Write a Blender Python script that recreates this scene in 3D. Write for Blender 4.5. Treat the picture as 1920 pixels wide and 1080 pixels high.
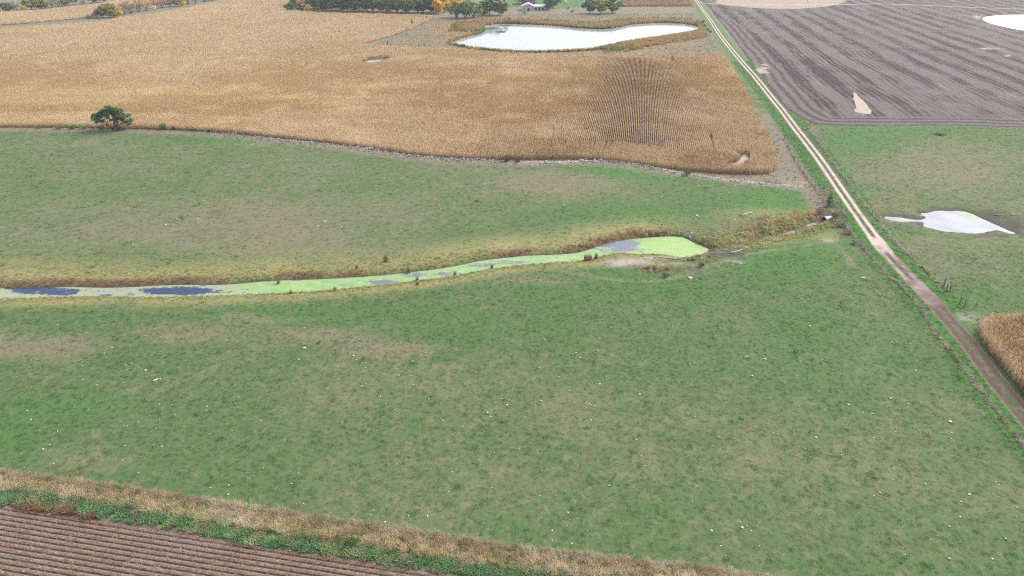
import bpy, math, random
import numpy as np
from mathutils import Vector, Matrix
from mathutils.geometry import delaunay_2d_cdt

# ------------------------------------------------------------------ camera, sky, sun, exposure
for o in list(bpy.data.objects):
    bpy.data.objects.remove(o)
SC = bpy.context.scene
COL = SC.collection
F, H, PITCH = 1297.0, 68.0, math.radians(27.3)      # focal length in px of a 1920 frame, flying height, tilt
SP, CP = math.sin(PITCH), math.cos(PITCH)
cam_d = bpy.data.cameras.new('camera')
cam_d.sensor_width = 36.0
cam_d.lens = F / 1920.0 * 36.0
cam_d.clip_end = 9000.0
cam_d.clip_start = 0.5
cam = bpy.data.objects.new('camera', cam_d)
COL.objects.link(cam)
cam.location = (0, 0, H)
cam.rotation_euler = (math.radians(90) - PITCH, 0, 0)
SC.camera = cam

SUN_EL, SUN_AZ = math.radians(42), math.radians(55)   # azimuth clockwise from +Y (away from the camera)
w = bpy.data.worlds.new('World')
SC.world = w
w.use_nodes = True
wn, wl = w.node_tree.nodes, w.node_tree.links
bg = wn['Background']
sky = wn.new('ShaderNodeTexSky')
sky.sky_type = 'NISHITA'
sky.sun_disc = False
sky.sun_elevation = SUN_EL
sky.sun_rotation = SUN_AZ
sky.air_density = 1.0
sky.dust_density = 4.0
sky.ozone_density = 1.0
hs = wn.new('ShaderNodeHueSaturation')
hs.inputs['Saturation'].default_value = 0.42
wl.new(sky.outputs[0], hs.inputs['Color'])
wl.new(hs.outputs[0], bg.inputs[0])
bg.inputs[1].default_value = 0.13

sun_d = bpy.data.lights.new('sun', 'SUN')
sun_d.energy = 0.9
sun_d.angle = math.radians(22)
sun_d.color = (1.0, 0.95, 0.88)
sun = bpy.data.objects.new('sun', sun_d)
COL.objects.link(sun)
sun.rotation_euler = (math.radians(90) - SUN_EL, 0, math.pi - SUN_AZ)
vs = SC.view_settings
vs.view_transform = 'Standard'
vs.look = 'None'
vs.gamma = 1.0
vs.exposure = 1.15
vs.use_curve_mapping = False
SC.render.engine = 'CYCLES'
cy = SC.cycles
cy.max_bounces = 5
cy.diffuse_bounces = 3
cy.glossy_bounces = 2
cy.transmission_bounces = 2
cy.transparent_max_bounces = 6
cy.use_denoising = False
cy.filter_width = 1.15

# ------------------------------------------------------------------ helpers
rng = np.random.default_rng(7)
random.seed(7)


def P(x, y, z=0.0):
    """The point of the plane Z = z seen at pixel (x, y) of the 1920 x 1080 photograph."""
    u, v = (x - 960) / F, (540 - y) / F
    t = (z - H) / (-SP + v * CP)
    return np.array((u * t, (CP + v * SP) * t, z))


def PL(pts, z=0.0):
    return np.array([P(x, y, z)[:2] for x, y in pts])


def topx(X, Y, Z=0.0):
    zc = np.maximum(Y * CP - (Z - H) * SP, 1.0)
    return 960 + F * X / zc, 540 - F * (Y * SP + (Z - H) * CP) / zc


def chaikin(p, closed=False, n=2):
    p = np.asarray(p, float)
    for _ in range(n):
        a = p
        b = np.roll(p, -1, 0) if closed else p[1:]
        a = a if closed else p[:-1]
        q = np.empty((len(a) * 2, p.shape[1]))
        q[0::2] = a * .75 + b * .25
        q[1::2] = a * .25 + b * .75
        p = q if closed else np.vstack([p[:1], q, p[-1:]])
    return p


def resample(p, step, closed=False):
    p = np.asarray(p, float)
    if closed:
        p = np.vstack([p, p[:1]])
    L = np.concatenate([[0], np.cumsum(np.linalg.norm(np.diff(p, axis=0), axis=1))])
    n = max(2, int(L[-1] / step) + 1)
    s = np.linspace(0, L[-1], n + (1 if closed else 0))
    if closed:
        s = s[:-1]
    return np.stack([np.interp(s, L, p[:, k]) for k in range(p.shape[1])], 1)


def hash2(ix, iy, seed):
    h = (ix.astype(np.int64) * 374761393 + iy.astype(np.int64) * 668265263 + seed * 974634721) & 0x7fffffff
    h = ((h ^ (h >> 13)) * 1274126177) & 0x7fffffff
    h = h ^ (h >> 16)
    return (h & 0xffffff) / float(0xffffff)


def vnoise(x, y, size, seed=0):
    x, y = np.asarray(x) / size + 1000, np.asarray(y) / size + 1000
    ix, iy = np.floor(x), np.floor(y)
    fx, fy = x - ix, y - iy
    fx, fy = fx * fx * (3 - 2 * fx), fy * fy * (3 - 2 * fy)
    a, b = hash2(ix, iy, seed), hash2(ix + 1, iy, seed)
    c, d = hash2(ix, iy + 1, seed), hash2(ix + 1, iy + 1, seed)
    return (a * (1 - fx) + b * fx) * (1 - fy) + (c * (1 - fx) + d * fx) * fy


def fbm(x, y, size, seed=0, octaves=3):
    s, a, t = 0, 1.0, 0
    for k in range(octaves):
        s = s + a * vnoise(x, y, size / 2 ** k, seed + k)
        t += a
        a *= .55
    return s / t


def sm(x, a, b):
    t = np.clip((np.asarray(x, float) - a) / (b - a), 0, 1)
    return t * t * (3 - 2 * t)


def inside(x, y, poly):
    x, y = np.asarray(x), np.asarray(y)
    r = np.zeros(x.shape, bool)
    x0, y0 = poly[-1]
    for x1, y1 in poly:
        c = (y0 > y) != (y1 > y)
        if y1 != y0:
            r ^= c & (x < (x1 - x0) * (y - y0) / (y1 - y0) + x0)
        x0, y0 = x1, y1
    return r


def dist(x, y, line, closed=False, side=False):
    """Distance to a polyline; with side=True also the signed lateral offset and the arc length."""
    x, y = np.asarray(x, float), np.asarray(y, float)
    p = np.asarray(line, float)
    if closed:
        p = np.vstack([p, p[:1]])
    best = np.full(x.shape, 1e9)
    off = np.zeros(x.shape)
    arc = np.zeros(x.shape)
    s = 0.0
    for a, b in zip(p[:-1], p[1:]):
        d = b - a
        L = math.hypot(*d) + 1e-9
        t = np.clip(((x - a[0]) * d[0] + (y - a[1]) * d[1]) / (L * L), 0, 1)
        ex, ey = x - a[0] - t * d[0], y - a[1] - t * d[1]
        q = np.hypot(ex, ey)
        m = q < best
        best = np.where(m, q, best)
        if side:
            off = np.where(m, (ex * d[1] - ey * d[0]) / L, off)
            arc = np.where(m, s + t * L, arc)
        s += L
    return (best, off, arc) if side else best


def sdist(x, y, poly):
    d = dist(x, y, poly, True)
    return np.where(inside(x, y, poly), -d, d)


def sdist_near(x, y, poly, pad):
    """sdist() only for points within pad of the polygon's box; far points get 1000."""
    x, y = np.asarray(x, float), np.asarray(y, float)
    (a, b), (c, d) = poly.min(0) - pad, poly.max(0) + pad
    m = (x > a) & (x < c) & (y > b) & (y < d)
    r = np.full(x.shape, 1000.0)
    if m.any():
        r[m] = sdist(x[m], y[m], poly)
    return r


def dist_near(x, y, line, pad, side=False):
    """dist() only for points whose X lies within pad of the line's X at that Y."""
    x, y = np.asarray(x, float), np.asarray(y, float)
    p = np.asarray(line, float)
    o = np.argsort(p[:, 1])
    m = (np.abs(x - np.interp(y, p[o, 1], p[o, 0])) < pad * 1.5 + 4) & (y > p[:, 1].min() - pad) & (y < p[:, 1].max() + pad)
    out = [np.full(x.shape, 1000.0), np.full(x.shape, 1000.0), np.zeros(x.shape)]
    if m.any():
        for k, v in enumerate(dist(x[m], y[m], line, side=True)):
            out[k][m] = v
    return tuple(out) if side else out[0]


def tag(o, label=None, cat=None, group=None, kind=None):
    if label:
        o['label'] = label
    if cat:
        o['category'] = cat
    if group:
        o['group'] = group
    if kind:
        o['kind'] = kind
    return o


def mesh_obj(name, verts, faces, mat=None, parent=None, smooth=False, link=True):
    me = bpy.data.meshes.new(name)
    me.from_pydata([tuple(map(float, v)) for v in verts], [], [tuple(map(int, f)) for f in faces])
    me.update()
    if smooth:
        me.polygons.foreach_set('use_smooth', [True] * len(me.polygons))
    if mat:
        me.materials.append(mat)
    o = bpy.data.objects.new(name, me)
    if link:
        COL.objects.link(o)
    if parent is not None:
        o.parent = parent
    return o


def link_obj(name, me, parent=None, loc=None, rot=None, sc=None):
    o = bpy.data.objects.new(name, me)
    COL.objects.link(o)
    if parent is not None:
        o.parent = parent
    if loc is not None:
        o.location = loc
    if rot is not None:
        o.rotation_euler = rot
    if sc is not None:
        o.scale = sc if hasattr(sc, '__len__') else (sc, sc, sc)
    return o


def empty(name, loc, rz=0.0):
    o = bpy.data.objects.new(name, None)
    COL.objects.link(o)
    o.location = loc
    o.rotation_euler = (0, 0, rz)
    o.empty_display_size = .5
    return o


class MB:
    """Collects boxes, tubes and polygons into one mesh."""

    def __init__(s):
        s.v, s.f = [], []

    def box(s, cx, cy, cz, sx, sy, sz, rz=0.0):
        b = len(s.v)
        c, q = math.cos(rz), math.sin(rz)
        for dz in (-.5, .5):
            for dx, dy in ((-.5, -.5), (.5, -.5), (.5, .5), (-.5, .5)):
                x, y = dx * sx, dy * sy
                s.v.append((cx + x * c - y * q, cy + x * q + y * c, cz + dz * sz))
        s.f += [tuple(b + i for i in f) for f in ((3, 2, 1, 0), (4, 5, 6, 7), (0, 1, 5, 4), (1, 2, 6, 5), (2, 3, 7, 6), (3, 0, 4, 7))]
        return s

    def poly(s, pts):
        b = len(s.v)
        s.v += [tuple(p) for p in pts]
        s.f.append(tuple(range(b, b + len(pts))))
        return s

    def tube(s, pts, rad, n=6, cap=True):
        pts = [Vector(p) for p in pts]
        b = len(s.v)
        m = len(pts)
        for i, p in enumerate(pts):
            d = (pts[min(i + 1, m - 1)] - pts[max(i - 1, 0)]).normalized()
            a = d.cross(Vector((0, 0, 1)) if abs(d.z) < .9 else Vector((1, 0, 0))).normalized()
            e = d.cross(a)
            r = rad[i] if hasattr(rad, '__len__') else rad
            for k in range(n):
                t = 2 * math.pi * k / n
                s.v.append(tuple(p + a * (math.cos(t) * r) + e * (math.sin(t) * r)))
        for i in range(m - 1):
            for k in range(n):
                s.f.append((b + i * n + k, b + i * n + (k + 1) % n, b + (i + 1) * n + (k + 1) % n, b + (i + 1) * n + k))
        if cap:
            s.f.append(tuple(b + k for k in range(n))[::-1])
            s.f.append(tuple(b + (m - 1) * n + k for k in range(n)))
        return s

    def build(s, name, mat, parent=None, smooth=False, link=True):
        return mesh_obj(name, s.v, s.f, mat, parent, smooth, link)


# ------------------------------------------------------------------ materials
class NT:
    def __init__(s, name, rough=.95, spec=.12):
        s.m = bpy.data.materials.new(name)
        s.m.use_nodes = True
        s.t = s.m.node_tree
        s.n, s.l = s.t.nodes, s.t.links
        s.b = s.n['Principled BSDF']
        s.b.inputs['Roughness'].default_value = rough
        s.b.inputs['Specular IOR Level'].default_value = spec

    def put(s, sock, v):
        if isinstance(v, bpy.types.NodeSocket):
            s.l.new(v, sock)
        elif v is not None:
            if isinstance(v, tuple) and len(v) == 3 and len(sock.default_value) == 4:
                v = v + (1,)
            sock.default_value = v

    def pos(s):
        return s.n.new('ShaderNodeNewGeometry').outputs['Position']

    def mapped(s, vec, rz=0.0, scale=(1, 1, 1)):
        a = s.n.new('ShaderNodeMapping')
        a.vector_type = 'POINT'
        a.inputs['Rotation'].default_value = (0, 0, rz)
        s.l.new(vec, a.inputs['Vector'])
        b = s.n.new('ShaderNodeVectorMath')
        b.operation = 'MULTIPLY'
        s.l.new(a.outputs[0], b.inputs[0])
        b.inputs[1].default_value = scale
        return b.outputs[0]

    def noise(s, scale, detail=4, rough=.6, vec=None, dim='3D'):
        k = s.n.new('ShaderNodeTexNoise')
        k.inputs['Scale'].default_value = scale
        k.inputs['Detail'].default_value = detail
        k.inputs['Roughness'].default_value = rough
        s.l.new(vec if vec is not None else s.pos(), k.inputs['Vector'])
        return k.outputs['Fac']

    def voro(s, scale, vec=None, out='Distance'):
        k = s.n.new('ShaderNodeTexVoronoi')
        k.inputs['Scale'].default_value = scale
        s.l.new(vec if vec is not None else s.pos(), k.inputs['Vector'])
        return k.outputs[out]

    def step(s, v, a, b, lo=0.0, hi=1.0):
        k = s.n.new('ShaderNodeMapRange')
        k.interpolation_type = 'SMOOTHSTEP'
        s.put(k.inputs[0], v)
        for i, q in enumerate((a, b, lo, hi)):
            s.put(k.inputs[i + 1], q)
        return k.outputs[0]

    def mix(s, f, a, b, mode='MIX'):
        k = s.n.new('ShaderNodeMix')
        k.data_type = 'RGBA'
        k.blend_type = mode
        s.put(k.inputs[0], f)
        s.put(k.inputs[6], a)
        s.put(k.inputs[7], b)
        return k.outputs[2]

    def math(s, op, a, b=0.0, clamp=False):
        k = s.n.new('ShaderNodeMath')
        k.operation = op
        k.use_clamp = clamp
        s.put(k.inputs[0], a)
        s.put(k.inputs[1], b)
        return k.outputs[0]

    def scale(s, col, f):
        k = s.n.new('ShaderNodeVectorMath')
        k.operation = 'SCALE'
        s.put(k.inputs[0], col)
        s.put(k.inputs['Scale'], f)
        return k.outputs[0]

    def attr(s, name, inst=False, fac=False):
        k = s.n.new('ShaderNodeAttribute')
        k.attribute_name = name
        k.attribute_type = 'INSTANCER' if inst else 'GEOMETRY'
        return k.outputs['Fac' if fac else 'Color']

    def sep(s, v):
        k = s.n.new('ShaderNodeSeparateXYZ')
        s.l.new(v, k.inputs[0])
        return k.outputs

    def objinfo(s, out):
        return s.n.new('ShaderNodeObjectInfo').outputs[out]

    def bump(s, h, dist=.1, strength=1.0):
        k = s.n.new('ShaderNodeBump')
        k.inputs['Strength'].default_value = strength
        k.inputs['Distance'].default_value = dist
        s.l.new(h, k.inputs['Height'])
        s.l.new(k.outputs[0], s.b.inputs['Normal'])

    def done(s, col):
        s.put(s.b.inputs['Base Color'], col)
        return s.m


M = {}


def mat_pasture():
    n = NT('pasture_grass')
    base = n.attr('base')
    dry = n.sep(n.attr('wet'))[0]
    a = n.noise(2.3, 6, .72)
    b = n.noise(.42, 5, .65)
    c = n.noise(.09, 4, .6)
    streak = n.noise(1.0, 4, .6, n.mapped(n.pos(), .5, (.35, 1.6, 1)))
    f = n.math('ADD', n.math('MULTIPLY', a, .7), n.math('MULTIPLY', b, .85))
    f = n.math('ADD', f, n.math('MULTIPLY', streak, .35))
    f = n.math('SUBTRACT', f, .15)
    f = n.math('ADD', f, n.math('MULTIPLY', dry, .28))
    tan = n.mix(c, (.195, .185, .112), (.165, .152, .10))
    col = n.mix(n.step(f, .84, 1.12, 0, .8), base, tan)
    deep = n.mix(n.step(c, .4, .6), (.050, .090, .034), (.044, .086, .044))
    col = n.mix(n.step(f, .76, .56, 0, .65), col, deep)
    lum = n.math('ADD', .65, n.math('MULTIPLY', n.noise(5.5, 3, .7), .8))
    n.bump(a, .06, .6)
    return n.done(n.scale(col, lum))


def mat_soil(name, c1, c2, c3, size=1.5):
    n = NT(name)
    a = n.noise(size, 6, .7)
    b = n.noise(.12, 4, .6)
    col = n.mix(n.step(a, .35, .68), c1, c2)
    col = n.mix(n.step(b, .5, .72, 0, .7), col, c3)
    n.bump(a, .1, .8)
    return n.done(col)


ROW = math.radians(9.6)          # bearing of track, corn rows and plough bands


def mat_plow():
    n = NT('ploughed_soil')
    v = n.mapped(n.pos(), ROW)          # x across the passes, y along them
    wob = n.noise(.018, 3, .5)
    x = n.sep(v)[0]
    fine = n.noise(1.0, 5, .65, n.mapped(v, 0, (.9, .035, 1)))
    band = n.noise(1.0, 3, .6, n.mapped(v, 0, (.11, .006, 1)))
    xx = n.math('ADD', x, n.math('MULTIPLY', wob, 8.0))
    sw = n.math('SINE', n.math('MULTIPLY', xx, 2 * math.pi / 15.5))
    patch = n.noise(.05, 4, .6)
    s = n.math('ADD', n.math('MULTIPLY', n.math('ADD', n.math('MULTIPLY', sw, 1.15), n.math('MULTIPLY', n.math('SINE', n.math('MULTIPLY', xx, 2 * math.pi / 3.1)), .75)), n.step(n.noise(.012, 3), .3, .65, .35, 1.1)), n.math('MULTIPLY', n.math('SUBTRACT', fine, .5), 4.2))
    s = n.math('ADD', s, n.math('MULTIPLY', n.math('SUBTRACT', patch, .5), 4.0))
    s = n.math('ADD', s, n.math('MULTIPLY', n.math('SUBTRACT', band, .5), 6.0))
    at = n.sep(n.attr('wet'))
    ed = at[1]                           # metres from the field edge / 60
    e = n.math('MULTIPLY', ed, 60.0)
    es = n.math('SINE', n.math('MULTIPLY', n.math('ADD', e, n.math('MULTIPLY', n.noise(.03, 3), 6.0)), 2 * math.pi / 5.2))
    es = n.math('ADD', n.math('MULTIPLY', es, .8), n.math('MULTIPLY', n.math('SUBTRACT', n.noise(.7, 5, .7), .5), 2.6))
    s2 = n.mix(n.step(e, 11.0, 19.0), es, s)
    col = n.mix(n.step(s2, -1.4, .8), (.046, .034, .037), (.145, .118, .118))
    speck = n.noise(1.7, 4, .75)
    col = n.mix(n.step(speck, .55, .78, 0, .45), col, (.28, .235, .205))
    col = n.mix(n.step(n.noise(1.0, 4, .6, n.mapped(v, 0, (.5, .02, 1))), .60, .74, 0, .75), col, (.30, .245, .20))
    pale = n.step(n.math('ADD', at[0], n.math('MULTIPLY', n.math('SUBTRACT', n.noise(.5, 4), .5), .7)), .35, .65)
    col = n.mix(pale, col, n.mix(n.noise(1.1, 4), (.30, .25, .19), (.42, .355, .28)))
    n.bump(speck, .12, .8)
    return n.done(n.scale(col, n.math('ADD', .62, n.math('MULTIPLY', n.noise(3.0, 4, .75), .76))))


def mat_track():
    n = NT('track_gravel')
    at = n.sep(n.attr('trk'))            # x offset in m, y mud 0..1
    wob = n.math('MULTIPLY', n.math('SUBTRACT', n.noise(.35, 4, .6), .5), .9)
    off = n.math('ADD', at[0], n.math('MULTIPLY', wob, .35))
    d = n.math('ABSOLUTE', n.math('SUBTRACT', n.math('ABSOLUTE', off), 1.0))
    fine = n.noise(4.0, 5, .7)
    big = n.noise(.22, 4, .6)
    gravel = n.mix(n.step(fine, .3, .72), (.40, .325, .285), (.60, .52, .47))
    gravel = n.mix(n.step(big, .48, .7, 0, .6), gravel, (.33, .25, .215))
    gravel = n.mix(n.step(n.noise(1.1, 4, .7), .6, .75, 0, .6), gravel, (.24, .18, .155))
    mud = n.mix(n.step(fine, .35, .7), (.088, .055, .048), (.165, .108, .096))
    mud = n.mix(n.step(n.noise(.5, 4), .55, .75, 0, .5), mud, (.23, .165, .15))
    rut = n.mix(n.step(n.math('ADD', at[1], n.math('MULTIPLY', n.math('SUBTRACT', big, .5), .9)), .15, 1.0), gravel, mud)
    mid = n.mix(n.step(n.noise(.6, 4), .40, .56), (.16, .12, .098), (.075, .11, .045))
    g = n.mix(n.step(fine, .3, .7), (.06, .12, .035), (.11, .19, .055))
    core = n.step(n.math('ADD', d, n.math('MULTIPLY', n.math('SUBTRACT', fine, .5), .35)), .34, .6)
    ctr = n.mix(n.step(n.math('ABSOLUTE', off), 1.0, 1.4), mid, n.mix(n.step(n.math('ADD', n.math('ABSOLUTE', off), wob), 1.5, 2.0), (.20, .155, .125), g))
    # where the ruts run together the crown between them is bare too
    ctr = n.mix(n.step(at[2], .45, .75), ctr, n.mix(n.step(n.math('ABSOLUTE', off), 1.55, 2.05), rut, ctr))
    n.bump(fine, .05, .7)
    return n.done(n.mix(core, rut, ctr))


def mat_blade(name, lum=.5, trans=.25, rough=.8):
    """Leaf and straw colour comes from each tuft's own tint."""
    n = NT(name, rough, .15)
    tint = n.attr('tint', inst=True)
    r = n.math('ADD', 1 - lum / 2, n.math('MULTIPLY', n.noise(6.0, 2), lum))
    col = n.scale(tint, r)
    n.done(col)
    tr = n.n.new('ShaderNodeBsdfTranslucent')
    n.l.new(col, tr.inputs[0])
    ms = n.n.new('ShaderNodeMixShader')
    ms.inputs[0].default_value = trans
    n.l.new(n.b.outputs[0], ms.inputs[1])
    n.l.new(tr.outputs[0], ms.inputs[2])
    n.l.new(ms.outputs[0], n.n['Material Output'].inputs[0])
    return n.m


def mat_plain(name, c1, c2, size=3.0, rough=.85, spec=.2, bump=.02, metal=0.0):
    n = NT(name, rough, spec)
    a = n.noise(size, 5, .65)
    n.b.inputs['Metallic'].default_value = metal
    if bump:
        n.bump(a, bump, .8)
    return n.done(n.mix(n.step(a, .3, .7), c1, c2))


def mat_leaf():
    n = NT('foliage', .7, .2)
    v = n.sep(n.attr('leafv'))
    oc = n.objinfo('Color')
    lum = n.math('ADD', .55, n.math('MULTIPLY', v[0], .95))
    col = n.scale(oc, lum)
    col = n.mix(n.math('MULTIPLY', v[1], .55), col, n.mix(.5, col, (.30, .22, .05)))
    n.done(col)
    tr = n.n.new('ShaderNodeBsdfTranslucent')
    n.l.new(col, tr.inputs[0])
    ms = n.n.new('ShaderNodeMixShader')
    ms.inputs[0].default_value = .3
    n.l.new(n.b.outputs[0], ms.inputs[1])
    n.l.new(tr.outputs[0], ms.inputs[2])
    n.l.new(ms.outputs[0], n.n['Material Output'].inputs[0])
    return n.m


def mat_water(name, c1, c2, rough=.04, ripple=True):
    n = NT(name, rough, .5)
    n.b.inputs['IOR'].default_value = 1.33
    a = n.noise(.12, 4, .55)
    b = n.noise(2.2, 3, .5)
    if ripple:
        n.bump(b, .004, .4)
    return n.done(n.mix(n.step(a, .38, .62), c1, c2))


def mat_weed():
    """Floating duckweed: dense lime mats to thin milky films; the share of open water shows between."""
    n = NT('duckweed', .6, .4)
    at = n.sep(n.attr('film'))           # x lime, y pale, z cover
    f = n.noise(5.0, 5, .7)
    big = n.noise(.45, 5, .65)
    lime = n.mix(n.step(f, .3, .7), (.24, .385, .11), (.30, .43, .155))
    mint = n.mix(n.step(big, .4, .6), (.22, .355, .135), (.28, .415, .17))
    pale = n.mix(n.step(big, .35, .65), (.30, .34, .19), (.27, .29, .24))
    col = n.mix(at[0], mint, lime)
    col = n.mix(at[1], col, pale)
    col = n.scale(col, n.math('ADD', .74, n.math('MULTIPLY', n.noise(1.0, 5, .7, n.mapped(n.pos(), .1, (.25, 1.3, 1))), .5)))
    streak = n.noise(1.0, 4, .6, n.mapped(n.pos(), .12, (.12, .9, 1)))
    hole = n.math('ADD', n.math('MULTIPLY', big, .55), n.math('MULTIPLY', streak, .6))
    hole = n.math('ADD', hole, n.math('MULTIPLY', f, .12))
    hole = n.math('ADD', n.math('MULTIPLY', n.math('SUBTRACT', hole, .635), 2.0), n.math('MULTIPLY', n.math('SUBTRACT', n.noise(.9, 6, .75), .5), 1.0))
    cov = n.step(n.math('SUBTRACT', at[2], hole), -.16, .14)
    n.done(col)
    wat = n.n.new('ShaderNodeBsdfPrincipled')
    wat.inputs['Base Color'].default_value = (.15, .16, .195, 1)
    n.put(wat.inputs['Base Color'], n.mix(at[1], (.145, .155, .20), (.024, .046, .108)))  # blue of the reflected sky put into the open water's base colour
    wat.inputs['Roughness'].default_value = .06
    wat.inputs['IOR'].default_value = 1.33
    ms = n.n.new('ShaderNodeMixShader')
    n.l.new(cov, ms.inputs[0])
    n.l.new(wat.outputs[0], ms.inputs[1])
    n.l.new(n.b.outputs[0], ms.inputs[2])
    n.l.new(ms.outputs[0], n.n['Material Output'].inputs[0])
    return n.m


M['pasture'] = mat_pasture()
M['cornsoil'] = mat_soil('corn_floor', (.095, .068, .054), (.165, .12, .09), (.19, .14, .105))
M['plow'] = mat_plow()
M['track'] = mat_track()
M['stubsoil'] = mat_soil('stubble_soil', (.12, .092, .08), (.22, .17, .145), (.25, .205, .185), 3.0)
def mat_stubrow():
    n = NT('stubble_rows')
    a = n.noise(5.0, 5, .7)
    b = n.noise(.14, 4, .6)
    straw = n.mix(n.step(a, .3, .7), (.195, .135, .102), (.31, .225, .175))
    straw = n.mix(n.step(b, .58, .72, 0, .5), straw, (.36, .305, .285))
    soil = n.mix(n.step(a, .3, .7), (.055, .041, .037), (.115, .086, .074))
    r = n.step(n.math('ADD', n.attr('residue', fac=True), n.math('MULTIPLY', n.math('SUBTRACT', a, .5), .7)), .25, .75)
    n.bump(a, .05, .8)
    return n.done(n.mix(r, soil, straw))


M['stubrow'] = mat_stubrow()
M['tan'] = mat_soil('tan_stubble', (.29, .225, .175), (.40, .32, .255), (.33, .27, .22), .8)
M['lane'] = mat_soil('lane_gravel', (.36, .34, .26), (.5, .46, .38), (.42, .42, .3), 2.0)
M['bare'] = mat_soil('bare_patch', (.36, .30, .235), (.50, .425, .34), (.27, .23, .17), 1.2)
M['blade'] = mat_blade('grass_blades', .5, .45)
M['corn'] = mat_blade('dry_corn_leaves', .45, .4)
M['leaf'] = mat_leaf()
M['bark'] = mat_plain('bark', (.11, .085, .07), (.22, .18, .155), 4.0)
M['deadwood'] = mat_plain('weathered_wood', (.30, .265, .235), (.52, .48, .44), 3.0)
M['post'] = mat_plain('fence_post_wood', (.15, .13, .115), (.27, .24, .215), 5.0)
M['wire'] = mat_plain('fence_wire', (.30, .30, .30), (.38, .38, .39), 5.0, .5, .5, 0, .6)
M['stone'] = mat_plain('fieldstone', (.46, .445, .44), (.74, .725, .72), 2.5, .9, .2, .03)
M['pale'] = mat_plain('pale_stone', (.38, .40, .34), (.66, .67, .60), 6.0, .9, .2, .0)
M['steel'] = mat_plain('galvanised_steel', (.34, .36, .39), (.48, .5, .53), 2.0, .45, .5, .0, .3)
M['rust'] = mat_plain('shade_dark_steel', (.035, .028, .025), (.07, .055, .048), 3.0, .7, .3, .01)  # inside of the culvert pipe: its shade put into a near-black colour
M['wpaint'] = mat_plain('white_paint', (.70, .70, .70), (.82, .82, .81), 1.0, .6, .3, 0)
M['bpaint'] = mat_plain('pale_metal_siding', (.40, .46, .52), (.52, .58, .63), .6, .55, .4, 0)
M['mroof'] = mat_plain('pale_metal_roof', (.50, .54, .60), (.66, .69, .74), .4, .4, .5, 0)
M['rroof'] = mat_plain('maroon_roof', (.16, .085, .095), (.24, .14, .145), .8, .7, .3, 0)
M['dark'] = mat_plain('dark_opening', (.025, .026, .03), (.05, .05, .055), 2.0, .5, .3, 0)
M['glass'] = mat_plain('window_glass', (.04, .05, .06), (.07, .085, .10), .5, .08, .5, 0)
M['tyre'] = mat_plain('tyre_rubber', (.02, .02, .02), (.04, .04, .04), 4.0, .9, .2, 0)
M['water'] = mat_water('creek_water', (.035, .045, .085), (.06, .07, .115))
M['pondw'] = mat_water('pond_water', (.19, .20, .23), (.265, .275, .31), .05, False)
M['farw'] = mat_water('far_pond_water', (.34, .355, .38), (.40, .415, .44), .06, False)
M['weed'] = mat_weed()
M['wweed'] = mat_soil('dark_water_weed', (.05, .06, .05), (.12, .125, .115), (.20, .21, .22), .6)

# ------------------------------------------------------------------ layout (traced on the ground plane)
WL = -1.0                      # water level of creek and near pond
TRACK = chaikin(PL([(1283, -28), (1305, 0), (1318, 20), (1335, 42), (1352, 70), (1375, 98), (1395, 122), (1420, 150), (1447, 185), (1470, 213),
                    (1490, 240), (1512, 268), (1535, 298), (1560, 335), (1580, 365), (1600, 393), (1620, 422), (1642, 452), (1664, 480),
                    (1693, 510), (1715, 533), (1738, 555), (1767, 590), (1813, 643), (1840, 681), (1868, 719), (1932, 797), (1990, 868), (2080, 985)]))
_u = [(-420, 545), (-200, 543), (0, 541), (60, 540), (130, 538), (200, 540), (260, 538), (300, 535), (350, 534), (400, 535), (450, 532), (500, 527), (560, 525),
      (620, 523), (700, 518), (760, 512), (820, 505), (870, 496), (900, 489), (960, 482), (1000, 479), (1060, 477), (1090, 473), (1120, 463),
      (1150, 453), (1180, 449), (1220, 445), (1260, 443), (1283, 445), (1300, 455), (1330, 466)]
_l = [(1328, 470), (1310, 480), (1280, 484), (1250, 479), (1230, 477), (1180, 476), (1140, 476), (1110, 486), (1080, 490), (1020, 494), (960, 499),
      (900, 508), (860, 516), (800, 525), (740, 532), (700, 536), (640, 542), (580, 548), (520, 550), (460, 553), (420, 554), (380, 556), (300, 558),
      (200, 556), (140, 557), (60, 559), (0, 561), (-200, 566), (-420, 572)]
CREEK = resample(chaikin(PL(_u + _l, WL), True, 1), 1.2, True)
DITCH = chaikin(PL([(1325, 470), (1350, 468), (1378, 462), (1405, 456), (1425, 445), (1452, 441), (1478, 438), (1500, 428), (1525, 420), (1541, 415)], -1.0))
CULV = P(1566, 404, 0)[:2]
NEARPOND = chaikin(PL([(1722, 402), (1745, 396), (1790, 395), (1820, 399), (1838, 408), (1862, 419), (1884, 429), (1915, 441), (1890, 437), (1872, 432), (1858, 434), (1835, 438), (1800, 437),
                       (1760, 432), (1727, 424), (1733, 418), (1728, 415), (1700, 417), (1684, 415), (1668, 413), (1650, 407), (1668, 407), (1690, 408), (1712, 412), (1730, 411), (1737, 407)], WL), True, 1)
NEARPOND = resample(NEARPOND, .9, True)
NEARPOND = NEARPOND + np.stack([.45 * (fbm(NEARPOND[:, 0], NEARPOND[:, 1], 2.5, 5) - .5), 1.1 * (fbm(NEARPOND[:, 0], NEARPOND[:, 1], 2.0, 6) - .5)], 1) * 1.6
BIGPOND = chaikin(PL([(843, 83), (860, 75), (885, 68), (905, 63), (912, 57), (905, 50), (920, 46), (950, 45), (985, 46), (1015, 47), (1060, 50), (1080, 53),
                      (1110, 55), (1145, 55), (1165, 51), (1180, 47), (1210, 44), (1240, 43), (1275, 44), (1300, 47), (1316, 53), (1305, 60), (1260, 68),
                      (1210, 75), (1165, 82), (1130, 90), (1100, 96), (1000, 100), (960, 99), (900, 94)], WL), True, 1)
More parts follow.
